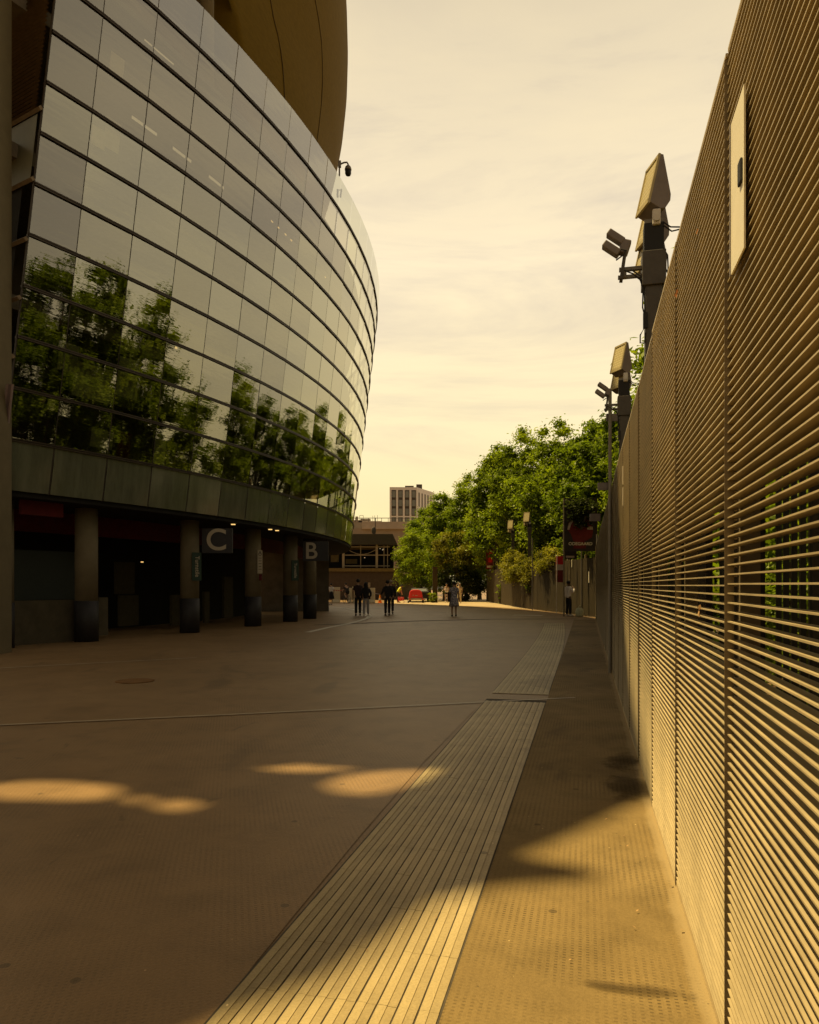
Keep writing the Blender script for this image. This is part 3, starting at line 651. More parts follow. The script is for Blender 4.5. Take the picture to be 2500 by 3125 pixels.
for px, py in ((1970, 2616), (1936, 2830), (1915, 2582), (1905, 2550), (1880, 2556), (2082, 2838), (1996, 2460), (1945, 2780), (1740, 2930), (1330, 2800), (1120, 2900), (1060, 2790), (1790, 2640), (2050, 2700), (1850, 2500), (1230, 2660)):
    c = gr(px, py, .016); mb = MB(); al = lr.uniform(0, 6.3); d = Vector((math.cos(al), math.sin(al), 0)); e = Vector((-d.y, d.x, 0)); q = lr.uniform(.006, .013)
    mb.add([c - d * q, c + e * q * .45 + Vector((0, 0, .004)), c + d * q + Vector((0, 0, .006)), c - e * q * .45 + Vector((0, 0, .002))], [(0, 1, 2, 3)])
    tag(mb.build('fallen_leaf', 'leaf_dry', base=c), 'small dry leaf lying on the paving near the louvre fence', 'leaf', 'fallen leaves on the paving')
# ------------------------------------------------------------------ floodlight poles behind the louvres
def flood(mb_body, mb_face, mb_frame, o, s=1.0, turn=0.0):
    """o: near bottom front corner; extends along wv; faces left and up"""
    P = [(0, 0), (.100, .435), (.128, .43), (.197, .075), (.192, .02), (.145, -.05), (.10, -.055)]
    P = [(a * s, b * s) for a, b in P]; L_ = .29 * s
    wv = Vector((-.085, .9964, 0)); rv = Vector((.9964, .085, 0)); tm = Matrix.Rotation(turn, 3, 'Z'); wv = tm @ wv; rv = tm @ rv
    mb_body.prism(P, wv * L_, o, rv, (0, 0, 1))
    n = Vector((-.435, 0, .10)).normalized(); nrm = (rv * n.x + Vector((0, 0, n.z))); upv = (rv * .100 + Vector((0, 0, .435))).normalized()
    rot = Matrix((nrm, wv, upv)).transposed(); c = o + wv * L_ / 2 + upv * .223 * s + nrm * .004
    mb_face.box(c + nrm * .004, (.006, L_ * .82, .36 * s), rot)
    for a, b, d in ((.0, .21 * s, (.02, L_ * 1.02, .028 * s)), (0, -.21 * s, (.02, L_ * 1.02, .05 * s)), (L_ * .46, 0, (.02, L_ * .09, .44 * s)), (-L_ * .46, 0, (.02, L_ * .09, .44 * s))):
        mb_frame.box(c + wv * a + upv * b + nrm * .003, d, rot)
def face_mat():
    m = mat('lamp_glass', (.50, .42, .22), .25, 0, spec=.6); nt = m.node_tree; b = nt.nodes['Principled BSDF']
    tc = node(nt, 'ShaderNodeTexCoord').outputs['Object']; sx = node(nt, 'ShaderNodeSeparateXYZ'); nt.links.new(tc, sx.inputs[0])
    fx = mth(nt, 'LESS_THAN', mth(nt, 'FRACT', mth(nt, 'MULTIPLY', sx.outputs['Y'], 22)), .13); fz = mth(nt, 'LESS_THAN', mth(nt, 'FRACT', mth(nt, 'MULTIPLY', sx.outputs['Z'], 24)), .13)
    nt.links.new(mixc(nt, mth(nt, 'MAXIMUM', fx, fz), (.58, .49, .26), (.28, .22, .10)), b.inputs['Base Color']); return m
M['lamp_glass'] = face_mat()
def lamp_pole(Y, label, s=1.0, base=None, twin=True, lower=True, zt=4.72, turn=0.0):
    b0 = base or W(uY(Y), .15); t = thing('floodlight_pole', label, 'floodlight pole', b0, 'floodlight poles')
    Z = Vector((0, 0, 1))
    MB().box(b0 + Z * (zt - .40) / 2, (.15 * s, .15 * s, zt - .40), WROT).build('pole', 'dark_metal', t, bevel=.01)
    MB().box(b0 + Z * (zt - .31), (.205 * s, .20 * s, .31), WROT).build('junction_box', 'dark_metal', t, bevel=.006)
    MB().box(b0 + Z * (zt - .03), (.17 * s, .15 * s, .26), WROT).build('pole_head', 'black', t)
    MB().box(b0 + Z * (zt + .115) , (.16 * s, .12, .05), WROT).build('cap', 'grey_metal', t)
    for (du, dv, z) in ((-.12, -.04, zt + .27), (.085, -.03, zt + .05), (.095, -.05, zt - .20))[:3 if lower else 2]:
        f1, f2, f3 = MB(), MB(), MB(); flood(f1, f2, f3, b0 + wv * du + rv * dv + Z * z, s, turn)
        hd = f1.build('lamp_head', 'lamp_body', t, bevel=.004); f2.build('lamp_glass', 'lamp_glass', hd); f3.build('lamp_frame', 'lamp_frame', hd)
    q = b0 + Z * (zt + .12) - wv * .08 + rv * .02
    MB().box(q + Z * .02, (.07 * s, .05, .14), WROT).build('bracket', 'white_plastic', t, bevel=.01); MB().tube([q - wv * .03, q - wv * .05], .03 * s, 12).build('hinge', 'white_plastic', t)
    if twin:
        c = b0 - rv * .35 + Z * (zt - .07)
        rt = WROT @ Matrix.Rotation(R_(38), 3, 'Y')
        for k, (dx, dz, du) in enumerate(((.02, .10, 0), (-.02, -.02, -.04))):
            MB().box(c + rv * dx + Z * dz + wv * du, (.17, .10, .062), rt).build('spot_head', 'lamp_body', t, bevel=.008)
        MB().box(c + rv * .10 + Z * .0, (.085, .09, .13), WROT @ Matrix.Rotation(R_(18), 3, 'Y')).build('spot_box', 'lamp_body', t, bevel=.012)
        MB().box(c + rv * .085 - Z * .17, (.03, .10, .26), WROT @ Matrix.Rotation(R_(8), 3, 'Y')).build('spot_panel', 'dark_metal', t)
        a_ = MB(); a_.box(b0 - rv * .18 + Z * (zt - .27), (.24, .04, .03), WROT); a_.box(b0 - rv * .18 + Z * (zt - .34), (.26, .03, .03), WROT); a_.box(b0 - rv * .25 + Z * (zt - .305), (.03, .05, .09), WROT); a_.build('bracket_arm', 'grey_metal', t)
        cb = MB()
        def cable(pts): cb.tube([b0 + rv * p[0] + wv * -.08 + Z * (p[1] + .19) for p in pts], .007, 5)
        cable([(-.30, zt - .30), (-.24, zt - .32), (-.27, zt - .36), (-.33, zt - .40)])
        cable([(-.26, zt - .50), (-.18, zt - .54), (-.12, zt - .60), (-.095, zt - .68), (-.10, zt - .85), (-.075, zt - .95)])
        cable([(-.20, zt - .50), (-.12, zt - .56), (-.085, zt - .70), (-.08, zt - .9), (-.07, zt - 1.0)])
        cable([(.08, zt - .34), (.115, zt - .40), (.12, zt - .55), (.10, zt - .70), (.085, zt - .9)])
        cable([(.08, zt - .33), (.10, zt - .38), (.10, zt - .52), (.13, zt - .60)])
        cable([(.08, zt - .10), (.14, zt - .15), (.22, zt - .16)]); cable([(.08, zt - .13), (.15, zt - .19), (.22, zt - .18)])
        cable([(-.075, zt - 1.02), (-.12, zt - 1.10), (-.12, zt - 1.17), (-.08, zt - 1.17), (-.075, zt - 1.08)])
        cb.build('cables', 'black', t)
        MB().box(b0 - rv * .075 - wv * .08 + Z * (zt - .78), (.04, .03, .14), WROT).build('connector', 'black', t)
    return t
lamp_pole(6.75, 'near floodlight pole with stacked lamps rising behind the louvre fence')
lamp_pole(11.85, 'second floodlight pole standing before the tree tops beyond the near one', lower=False, turn=R_(16))
fpts = [(8.95, 34.3), (8.75, 37.0), (8.55, 40.2), (8.1, 44.2), (7.75, 49.8), (7.45, 58), (7.3, 70)]
def fence_hit(px, dv=.08):
    t = (px - 1250) / F
    for (x0, y0), (x1, y1) in zip(fpts, fpts[1:]):
        d = (x1 - x0) - t * (y1 - y0)
        if abs(d) > 1e-6:
            k = (t * y0 - x0) / d
            if 0 <= k <= 1: return y0 + (y1 - y0) * k - dv / max(.03, abs(t - (x1 - x0) / (y1 - y0)))
    return 60
fx = [(1612, 1592, 48, 'far floodlight pole tallest of three against the leaves'), (1562, 1613, 53, 'middle floodlight pole of the far three in the leaves'), (1512, 1632, 60, 'farthest floodlight pole almost lost among the leaves')]
for x, y, Y, lab in fx:
    Y = fence_hit(x, -.25); p = at(x, y, Y); lamp_pole(Y, lab, 1.45, Vector((p.x + .1, Y, 0)), False, False, p.z - .25, R_(52))
# slim grey post with a cross bracket in front of the louvres
def slim_post(px, Y, ztop, r, lab, br=None, mt='grey_metal'):
    b0 = Vector(((px - 1250) / F * Y, Y, 0)); t = thing('slim_post', lab, 'post', b0, 'slim posts along the fences')
    MB().tube([b0, b0 + Vector((0, 0, ztop))], r, 10).build('pole', mt, t)
    if br:
        for (dx, w, z) in br: MB().box(b0 + Vector((dx, .06, z)), (w, .05, .13)).build('bracket', 'lamp_body', t)
    return t
slim_post(1862, 13.0, 5.0, .030, 'slim grey post with a flat cross bracket beside the louvre fence', [(.16, .42, 4.52), (-.1, .2, 3.3), (-.25, .18, 2.75)])
slim_post(1822, 34.0, 3.9, .035, 'slim grey post where the louvre fence meets the far fence')
slim_post(1775, 37.2, 3.4, .03, 'thin grey post behind the man in white')
slim_post(1625, 46.0, 4.5, .035, 'tall thin grey post on the far brown fence')
slim_post(1519, 62.0, 3.4, .03, 'thin grey post at the left end of the far fence')

# ------------------------------------------------------------------ far brown fence on the right
ff = thing('mesh_fence', 'brown slatted fence curving along the far right of the walkway', 'fence', (8.6, 40, 0))
def fence_at(s):
    i = min(int(s), len(fpts) - 2); f = s - i; return Vector((fpts[i][0] + (fpts[i + 1][0] - fpts[i][0]) * f, fpts[i][1] + (fpts[i + 1][1] - fpts[i][1]) * f, 0))
for i in range(len(fpts) - 1):
    a, b = Vector((*fpts[i], 0)), Vector((*fpts[i + 1], 0)); n = max(2, int((b - a).length / .11)); mb = MB(); d = (b - a).normalized(); nn = Vector((d.y, -d.x, 0))
    rot = Matrix((nn, d, Vector((0, 0, 1)))).transposed()
    for j in range(n): mb.box(a + (b - a) * ((j + .5) / n) + Vector((0, 0, 1.47)), (.03, .070, 2.85), rot)
    for z in (.3, 2.7): mb.box((a + b) / 2 + nn * .05 + Vector((0, 0, z)), (.05, (b - a).length, .08), rot)
    mb.build('fence_panel', 'fence_brown', ff)
    MB().box(a + nn * .1 + Vector((0, 0, 1.55)), (.1, .1, 3.1), rot).build('post', 'post', ff)
for x, ya, yb, Y, lab in ((1543, 1729, 1748, 55.0, 'leftmost white marker strip on the far fence beside the creeper'), (1597, 1721, 1743, 48.5, 'white marker strip on the far fence left of the tall thin post'), (1665, 1713, 1738, 43.0, 'white marker strip on the far fence left of the red banner'), (1746, 1708, 1731, 39.2, 'white marker strip right of the red banner above the man'), (1798, 1744, 1778, 36.0, 'long white marker strip right of the man in white')):
    p = at(x, (ya + yb) / 2, fence_hit(x, .06)); Y = p.y; tag(MB().box(p, (.04, .09, (yb - ya) / F * Y)).build('marker_strip', 'plate', base=p), lab, 'marker strip')
# gap recess: gate pier
tag(MB().box(at(1328, 1786, 66) * 1 + Vector((0, 0, 0)), (.42, .4, 3.3)).build('gate_pier', 'fence_brown', base=(2.3, 66, 0)), 'slim brown gate pier left of the dark hedge', 'pier')

# ------------------------------------------------------------------ foliage
def leaves(name, m, clumps, nleaf, leaf, seed, parent=None, base=(0, 0, 0)):
    """clumps: array of (x,y,z,r,tone)"""
    r = np.random.default_rng(seed); C = np.array(clumps, float); idx = r.choice(len(C), nleaf, p=C[:, 3] ** 2 / (C[:, 3] ** 2).sum())
    d = r.normal(size=(nleaf, 3)); d /= np.linalg.norm(d, axis=1)[:, None]; rad = np.abs(r.normal(0, .62, nleaf)).clip(0, 1.5)
    P = C[idx, :3] + d * rad[:, None] * C[idx, 3:4] * np.array([1, 1, .72])
    nrm = r.normal(size=(nleaf, 3)) * .75 + d * .6 + np.array([0, 0, .75]); nrm /= np.linalg.norm(nrm, axis=1)[:, None]
    t = r.normal(size=(nleaf, 3)); t -= (t * nrm).sum(1)[:, None] * nrm; t /= np.linalg.norm(t, axis=1)[:, None]; b = np.cross(nrm, t)
    s = leaf * r.uniform(.6, 1.35, nleaf)[:, None]
    droop = nrm * s * .18
    V = np.stack([P - t * s, P + b * s * .48 + droop, P + t * s, P - b * s * .48 + droop], 1).reshape(-1, 3) - np.array(base)
    me = bpy.data.meshes.new(name); me.vertices.add(4 * nleaf); me.vertices.foreach_set('co', V.ravel()); me.loops.add(4 * nleaf); me.loops.foreach_set('vertex_index', np.arange(4 * nleaf, dtype=np.int32))
    me.polygons.add(nleaf); me.polygons.foreach_set('loop_start', np.arange(0, 4 * nleaf, 4, dtype=np.int32)); me.polygons.foreach_set('loop_total', np.full(nleaf, 4, dtype=np.int32)); me.update(calc_edges=True)
    at_ = me.attributes.new('tone', 'FLOAT', 'FACE'); at_.data.foreach_set('value', np.clip(C[idx, 4] + r.normal(0, .12, nleaf), 0, 1).astype(np.float32))
    me.materials.append(M[m]); ob = bpy.data.objects.new(name, me); COL.objects.link(ob)
    if parent: ob.parent = parent
    return ob
def crown_clumps(seed, rx, ry, z0, z1, n, cr):
    """uneven crown: lobes on a few limbs, gaps between"""
    r = random.Random(seed); out = []; cz = (z0 + z1) / 2; hz = (z1 - z0) / 2
    for i in range(n):
        while True:
            p = Vector((r.uniform(-1, 1), r.uniform(-1, 1), r.uniform(-1, 1)))
            if .25 < p.length < 1: break
        w = 1 - .22 * max(0, p.z) + .10 * math.sin(5 * math.atan2(p.y, p.x) + seed)
        w *= r.uniform(.78, 1.16)
        out.append((p.x * rx * w, p.y * ry * w, cz + p.z * hz * r.uniform(.9, 1.06), cr * r.uniform(.45, 1.3), r.uniform(.1, .9)))
    return out
def make_tree(seed, rx, z0, z1, m, label, nleaf=40000, leaf=.115, nclump=190, cr=.60, group='trees beyond the fences', cat='tree', name='broadleaf_tree'):
    t = thing(name, label, cat, (0, 0, 0), group)
    cl = crown_clumps(seed, rx, rx * .95, z0, z1, nclump, cr)
    mb = MB(); mb.tube([(0, 0, 0), (.05, .03, z0 * .6), (0, .1, z0 + .2 * (z1 - z0)), (.1, 0, z0 + .7 * (z1 - z0))], [.2, .16, .12, .03], 10)
    r = random.Random(seed)
    for c in r.sample(cl, 14):
        zz = z0 + (c[2] - z0) * .35; mb.tube([(0, .05, zz), (c[0] * .5, c[1] * .5, (zz + c[2]) / 2 + .1), (c[0], c[1], c[2])], [.07, .045, .012], 6)
    mb.build('trunk', 'bark', t, True)
    leaves('crown', m, cl, nleaf, leaf, seed, t)
    return t
protos = [make_tree(1, 2.5, 1.6, 12, 'leaf_a', 'x'), make_tree(2, 2.7, 1.3, 12, 'leaf_b', 'x'), make_tree(4, 2.5, 1.5, 12, 'leaf_a', 'x')]
# (proto, X, Y, height scale, width scale, label)
spots = [(0, 10.4, 52.5, 1.09, 1.12, 'tall bright green tree in the middle of the row behind the brown fence'),
         (1, 11.2, 44.0, .95, 1.05, 'dark leafy tree behind the second floodlight pole'),
         (2, 7.9, 66.5, 1.16, 1.15, 'rounded green tree rising behind the left end of the brown fence'),
         (0, 9.6, 61.5, 1.20, 1.15, 'full green tree closing the gap behind the far floodlights'),
         (1, 9.0, 71.0, 1.27, 1.2, 'high dark green crown at the back above the fence end'),
         (2, 3.6, 76.0, .94, 1.1, 'green tree standing between the red compressor and the dark hedge'),
         (0, 5.6, 73.0, 1.02, 1.05, 'yellow green tree left of the brown fence end'),
         (1, 2.3, 82.0, .90, 1.1, 'dense green tree right of the tower block'),
         (0, .9, 84.0, .74, 1.0, 'lower green tree beside the pale wall and the tower block'),
         (0, 12.2, 36.5, 1.0, 1.0, 'shaded tree crown just behind the large dark banner'),
         (1, 11.8, 58.0, 1.05, 1.2, 'dark tree filling the back of the row behind the tall bright tree'),
         (1, 7.5, 79.0, .95, 1.3, 'deep green tree far behind the dark hedge'),
         (2, 12.8, 49.5, 1.05, 1.0, 'green tree at the back between the far floodlights'),
         (1, 11.0, 40.0, .95, .95, 'mid green tree behind the red upright banner'),
         (2, 10.8, 30.5, .90, .95, 'tree behind the far end of the louvre fence'),
         (0, 11.4, 26.0, 1.16, 1.2, 'tree behind the louvre fence mirrored in the glass at centre'),
         (2, 11.4, 22.2, 1.22, 1.3, 'broad tree behind the louvre fence mirrored left of the facade middle'),
         (1, 11.2, 18.4, 1.20, 1.3, 'tallest tree behind the louvre fence mirrored in the facade at left'),
         (0, 11.3, 15.0, 1.16, 1.25, 'tall tree behind the louvre fence mirrored beside the tallest one'),
         (2, 11.2, 11.4, 1.06, 1.25, 'tree behind the near louvre fence mirrored at the facade end')]
used = set()
tr_ = random.Random(2)
for p, x, y, sh, sw, lab in spots:
    o = protos[p] if p not in used else copy_tree(protos[p]); used.add(p)
    o.location = (x, y, 0); o.scale = (sw, sw, sh); o.rotation_euler = (0, 0, tr_.uniform(0, 6)); o['label'] = lab
# low bush overhanging the parked car, hedge, creeper, shrubs behind the louvres
def bush(name, label, cat, c, r, m, n, leaf, seed, ncl, cr, group=None):
    t = thing(name, label, cat, c, group); rr = random.Random(seed); cl = []
    for i in range(ncl):
        while True:
            p = Vector((rr.uniform(-1, 1), rr.uniform(-1, 1), rr.uniform(-1, 1)))
            if .3 < p.length < 1: break
        cl.append((p.x * r[0], p.y * r[1], r[2] + p.z * r[2], cr * rr.uniform(.6, 1.3), rr.uniform(.15, .9)))
    leaves('foliage', m, cl, n, leaf, seed, t)
    mb = MB()
    for k in range(6): q = rr.choice(cl); mb.tube([Vector(c), Vector(c) + Vector((q[0] * .5, q[1] * .5, q[2] * .5)), Vector(c) + Vector(q[:3])], [.06, .04, .01], 5)
    mb.build('stems', 'bark', t); return t
bush('bush', 'spreading light green bush overhanging the parked dark vehicle', 'bush', (1.2, 72, 1.2), (2.9, 2.0, 2.9), 'leaf_a', 17000, .10, 31, 60, .62)
bush('bush', 'olive brown bush above the dark hedge and gate pier', 'bush', (4.6, 70.0, 2.2), (2.7, 1.4, 2.3), 'leaf_c', 13000, .09, 32, 50, .6)
bush('hedge', 'dark ivy hedge filling the gap left of the brown fence', 'hedge', (4.9, 69.8, 0), (2.5, 1.0, 1.7), 'hedge', 15000, .09, 33, 70, .55)
bush('bush', 'small yellow green shrub at the foot of the gate pier', 'shrub', (2.0, 65.5, 0), (.35, .3, .45), 'leaf_a', 900, .06, 34, 12, .2)
bush('hedge', 'leafy green hedge behind the dark ivy hedge', 'hedge', (4.6, 74.5, .3), (4.2, 1.2, 2.6), 'leaf_b', 15000, .10, 42, 80, .6)
bush('creeper', 'dark leafy branch hanging over the upper half of the large banner', 'creeper', (8.45, 36.1, 4.35), (.75, .22, .75), 'hedge', 2600, .07, 43, 26, .3)
bush('creeper', 'brownish creeper spilling over the left end of the far fence', 'creeper', (7.35, 52.5, 1.75), (.55, 3.4, 1.1), 'leaf_c', 12000, .075, 35, 60, .42)
bush('creeper', 'olive creeper spilling over the fence behind the red banner', 'creeper', (8.3, 44.5, 2.2), (.5, 2.6, .8), 'leaf_c', 8000, .07, 36, 45, .38)
bush('creeper', 'olive ivy hanging on the fence between the floodlights', 'creeper', (7.75, 48.6, 1.6), (.45, 1.8, .9), 'leaf_c', 5000, .07, 41, 36, .36)
bush('weed', 'pale green weed climbing the fence near its left end', 'weed', (7.35, 60, .1), (.22, .25, 1.0), 'leaf_a', 500, .06, 37, 14, .16)
bush('weed', 'green weed on the fence beside the tall thin post', 'weed', (7.75, 48.0, .9), (.2, .3, .55), 'leaf_a', 420, .05, 38, 12, .14)
for k in range(-1, 5):
    Yc = 2.71 + 1.3416 * (k - 1); c = W(uY(Yc) + .45 + .1 * k, 1.55)
    bush('shrub', ['leafy shrub behind the louvre blades at the right picture edge', 'green shrub seen through the nearest louvre panel', 'green shrub seen through the second louvre panel', 'small shrub behind the third louvre panel', 'shrub behind the fourth louvre panel', 'shrub behind the fifth louvre panel'][k + 1], 'shrub', (c.x, c.y, .45), (.75, .55, 1.15), 'leaf_a', 4200, .038, 50 + k, 48, .22, 'shrubs behind the louvre fence')

for k in range(5):
    c = W(1.5 + k * 7.2, 3.0)
    bush('hedge', ['long hedge behind the nearest louvre panels', 'second stretch of hedge behind the louvre fence', 'third stretch of hedge behind the louvre fence', 'fourth stretch of hedge behind the louvre fence', 'last stretch of hedge behind the louvre fence'][k], 'hedge', (c.x, c.y, 0), (1.3, 3.9, 1.9), 'leaf_b', 15000, .085, 80 + k, 110, .6, 'hedge stretches behind the louvre fence')
# ------------------------------------------------------------------ banners on the right
Yb = 36.5; p0, p1 = at(1722, 1520, Yb), at(1822, 1682, Yb)
t = thing('fence_banner', 'large dark banner with a red shirt figure and the name ODEGAARD', 'banner', ((p0.x + p1.x) / 2, Yb, 0))
MB().box(((p0.x + p1.x) / 2, Yb, (p0.z + p1.z) / 2), (p1.x - p0.x, .05, p0.z - p1.z)).build('panel', 'banner_dark', t)
for x in (p0.x, p1.x): MB().box((x, Yb + .06, p0.z / 2), (.07, .06, p0.z)).build('frame_post', 'post', t)
def bp(x, y): q = at(x, y, Yb); return (q.x, q.z)
def flatshape(pts, y, th=.012):
    mb = MB(); n = len(pts); mb.add([(a, y, b) for a, b in pts] + [(a, y - th, b) for a, b in pts], [tuple(range(n)), tuple(range(2 * n - 1, n - 1, -1))] + [(i, (i + 1) % n, n + (i + 1) % n, n + i) for i in range(n)]); return mb
flatshape([bp(*q) for q in ((1731, 1616), (1735, 1598), (1748, 1584), (1765, 1580), (1785, 1582), (1797, 1590), (1796, 1602), (1808, 1604), (1810, 1620), (1806, 1640), (1790, 1650), (1750, 1652), (1742, 1630), (1733, 1618))], Yb - .026).build('figure', 'banner_deep', t)
flatshape([bp(*q) for q in ((1750, 1592), (1766, 1583), (1788, 1585), (1792, 1605), (1770, 1612), (1752, 1610))], Yb - .042).build('figure', 'banner_mid', t, label='brighter red patch on the figure')
flatshape([bp(*q) for q in ((1731, 1616), (1735, 1598), (1748, 1584), (1752, 1588), (1742, 1602), (1737, 1617))], Yb - .044).build('figure', 'banner_pale', t, label='pale sleeve')
flatshape([bp(*q) for q in ((1790, 1609), (1808, 1606), (1809, 1617), (1792, 1616))], Yb - .044).build('figure', 'banner_pale', t, label='pale sleeve')
flatshape([bp(*q) for q in ((1748, 1674), (1752, 1664), (1757, 1642), (1778, 1644), (1786, 1656), (1788, 1674))], Yb - .040).build('figure', 'banner_deep', t)
text_mb('ODEGAARD', .205 * 1.05, Vector((at(1771, 1660, Yb).x, Yb - .06, at(1771, 1660, Yb).z)), (1, 0, 0), (0, 0, 1), .01).build('lettering', 'plate', t)
Yb2 = 38.2; q = at(1740, 1692, Yb2); t = thing('notice_board', 'small dark red notice board below the large banner', 'sign', (q.x, Yb2, 0))
MB().box(q, (.68, .04, .46)).build('panel', 'banner_dark', t); MB().box(q + Vector((0, -.025, -.12)), (.44, .012, .10)).build('pale_strip', 'banner_pale', t); MB().box((q.x, Yb2 + .05, q.z / 2), (.06, .05, q.z)).build('support_post', 'post', t)
Yf = 40.0; a, b = at(1697, 1697, Yf), at(1722, 1777, Yf); t = thing('feather_banner', 'bright red upright banner with a pale patch on a white rod', 'banner', (a.x, Yf, 0))
h = a.z - b.z
MB().box(((a.x + b.x) / 2, Yf, a.z - h * .16), (b.x - a.x, .02, h * .32)).build('cloth', 'banner_red', t); MB().box(((a.x + b.x) / 2, Yf, a.z - h * .43), (b.x - a.x, .02, h * .21)).build('cloth', 'banner_pale', t, label='pale middle of the banner'); MB().box(((a.x + b.x) / 2, Yf, a.z - h * .77), (b.x - a.x, .02, h * .46)).build('cloth', 'banner_deep', t, label='dark red foot of the banner')
MB().tube([(a.x + .02, Yf - .04, 0), (a.x + .05, Yf - .04, a.z - .1), (a.x + .06, Yf - .04, a.z)], .016, 8).build('rod', 'white_plastic', t)
Yg = 66; a, b = at(1484, 1676, Yg), at(1505, 1737, Yg); t = thing('street_banner', 'narrow dark red banner at the left end of the brown fence', 'banner', (a.x, Yg, 0))
MB().box(((a.x + b.x) / 2, Yg, (a.z + b.z) / 2), (b.x - a.x, .03, a.z - b.z)).build('cloth', 'banner_deep', t); MB().box(((a.x + b.x) / 2, Yg - .03, b.z + .22), (b.x - a.x - .1, .015, .2)).build('pale_strip', 'banner_pale', t, label='pale strip'); MB().tube([(b.x + .05, Yg, 0), (b.x + .05, Yg, a.z + .3)], .06, 8).build('pole', 'post', t)
flatshape([(at(x, y, Yg).x, at(x, y, Yg).z) for x, y in ((1490, 1716), (1494, 1682), (1501, 1684), (1502, 1716))], Yg - .03).build('figure', 'banner_red', t)

# ------------------------------------------------------------------ far buildings
db = thing('terrace_building', 'low dark building with a glazed terrace frame above a brown wall', 'building', (-5, 78, 0)); Yd = 78
def bx(x0, x1, y0, y1, Y, d, m, name, parent, zb=None):
    a, b = at(x0, y0, Y), at(x1, y1, Y); z0 = b.z if zb is None else zb; return MB().box(((a.x + b.x) / 2, Y + d / 2, (a.z + z0) / 2), (b.x - a.x, d, a.z - z0)).build(name, m, parent)
bx(940, 1213, 1744, 1845, Yd, 9, 'brown_wall', 'lower_wall', db, 0); bx(940, 1216, 1734, 1744, Yd - .3, 9.3, 'ledge', 'ledge', db)
bx(940, 1200, 1662, 1734, Yd + 3.5, 4, 'dark_in', 'back_wall', db)
mb = MB(); A = [at(940, 1630, Yd), at(1199, 1630, Yd), at(1213, 1662, Yd), at(940, 1662, Yd)]
mb.prism([(p.x, p.z) for p in A], (0, 8, 0), (0, Yd - .2, 0), (1, 0, 0), (0, 0, 1)); mb.build('roof', 'roof_dark', db)
M['frame_pale'] = mat('frame_pale', (.34, .28, .20), .7, .1)
for x in (1048, 1150): bx(x - 3.5, x + 3.5, 1662, 1733, Yd + .2, .25, 'frame_pale', 'terrace_post', db)
for x in (1101, 1172, 1183): bx(x - 1, x + 1, 1664, 1733, Yd + .3, .12, 'frame_pale', 'terrace_post', db)
for y in (1669, 1694, 1727): bx(1050, 1190, y - 1.4, y + 1.4, Yd + .3, .1, 'frame_pale', 'terrace_rail', db)
bx(1055, 1090, 1706, 1720, Yd + 2, .3, 'ledge', 'terrace_seat', db); bx(1010, 1034, 1690, 1715, Yd + 1.5, .3, 'ledge', 'terrace_seat', db); bx(1052, 1145, 1672, 1677, Yd + 2, .2, 'ledge', 'terrace_beam', db)
mb = MB(); pts = [at(1060 + k * 10, 1676 + 16 * math.sin(math.pi * k / 9), Yd + .25) for k in range(10)]; mb.tube(pts, .03, 5).build('light_string', 'frame_pale', db)
for x, y in ((1113, 1702), (1168, 1678), (1160, 1674), (1170, 1676)): bx(x - 1.5, x + 1.5, y - 1, y + 1, Yd + 1, .08, 'pale_light', 'lamp', db)
# pale wall right of it
tag(bx(1213, 1262, 1752, 1842, 83, 3, 'pale_wall', 'rendered_wall', None, 0), 'plain pale rendered wall between dark building and trees', 'wall')
# long pale concrete building behind
pb_ = thing('concrete_building', 'long pale concrete building with a roof railing behind the dark one', 'building', (-4, 112, 0))
bx(1072, 1275, 1612, 1800, 112, 12, 'pale_wall_b', 'wall', pb_, 0); bx(1105, 1285, 1592, 1614, 111.4, 12, 'pale_wall', 'parapet', pb_); bx(1040, 1106, 1587, 1640, 113, 10, 'pale_wall_b', 'side_block', pb_)
bx(1085, 1092, 1576, 1588, 115, 1, 'pale_wall_b', 'roof_unit', pb_); bx(1094, 1165, 1590, 1594, 113, 3, 'pale_wall', 'roof_slab', pb_); bx(1100, 1130, 1583, 1588, 116, 2, 'pale_wall_b', 'roof_unit', pb_)
mb = MB()
mb.tube([at(1080, 1581, 111.5), at(1290, 1581, 111.5)], .05, 5)
for k in range(11): mb.tube([at(1085 + k * 20, 1581, 111.5), at(1085 + k * 20, 1593, 111.5)], .035, 5)
for x, y in ((1098, 1573), (1109, 1573), (1138, 1574), (1152, 1572), (1144, 1573)): mb.tube([at(x, y, 112), at(x, 1590, 112)], .03, 5)
mb.tube([at(1098, 1573, 112), at(1109, 1573, 112)], .03, 5); mb.build('roof_railing', 'tower_dark', pb_)
t = thing('satellite_dish', 'dark round satellite dish on a thin mast above the terrace roof', 'satellite dish', at(1142, 1636, 80))
c = at(1141, 1619, 80); MB().ball(c, (.25, .08, .42), 16, 10).build('dish', 'dark_metal', t, True); MB().tube([at(1145, 1636, 80), at(1146, 1580, 80)], .05, 6).build('mast', 'dark_metal', t)
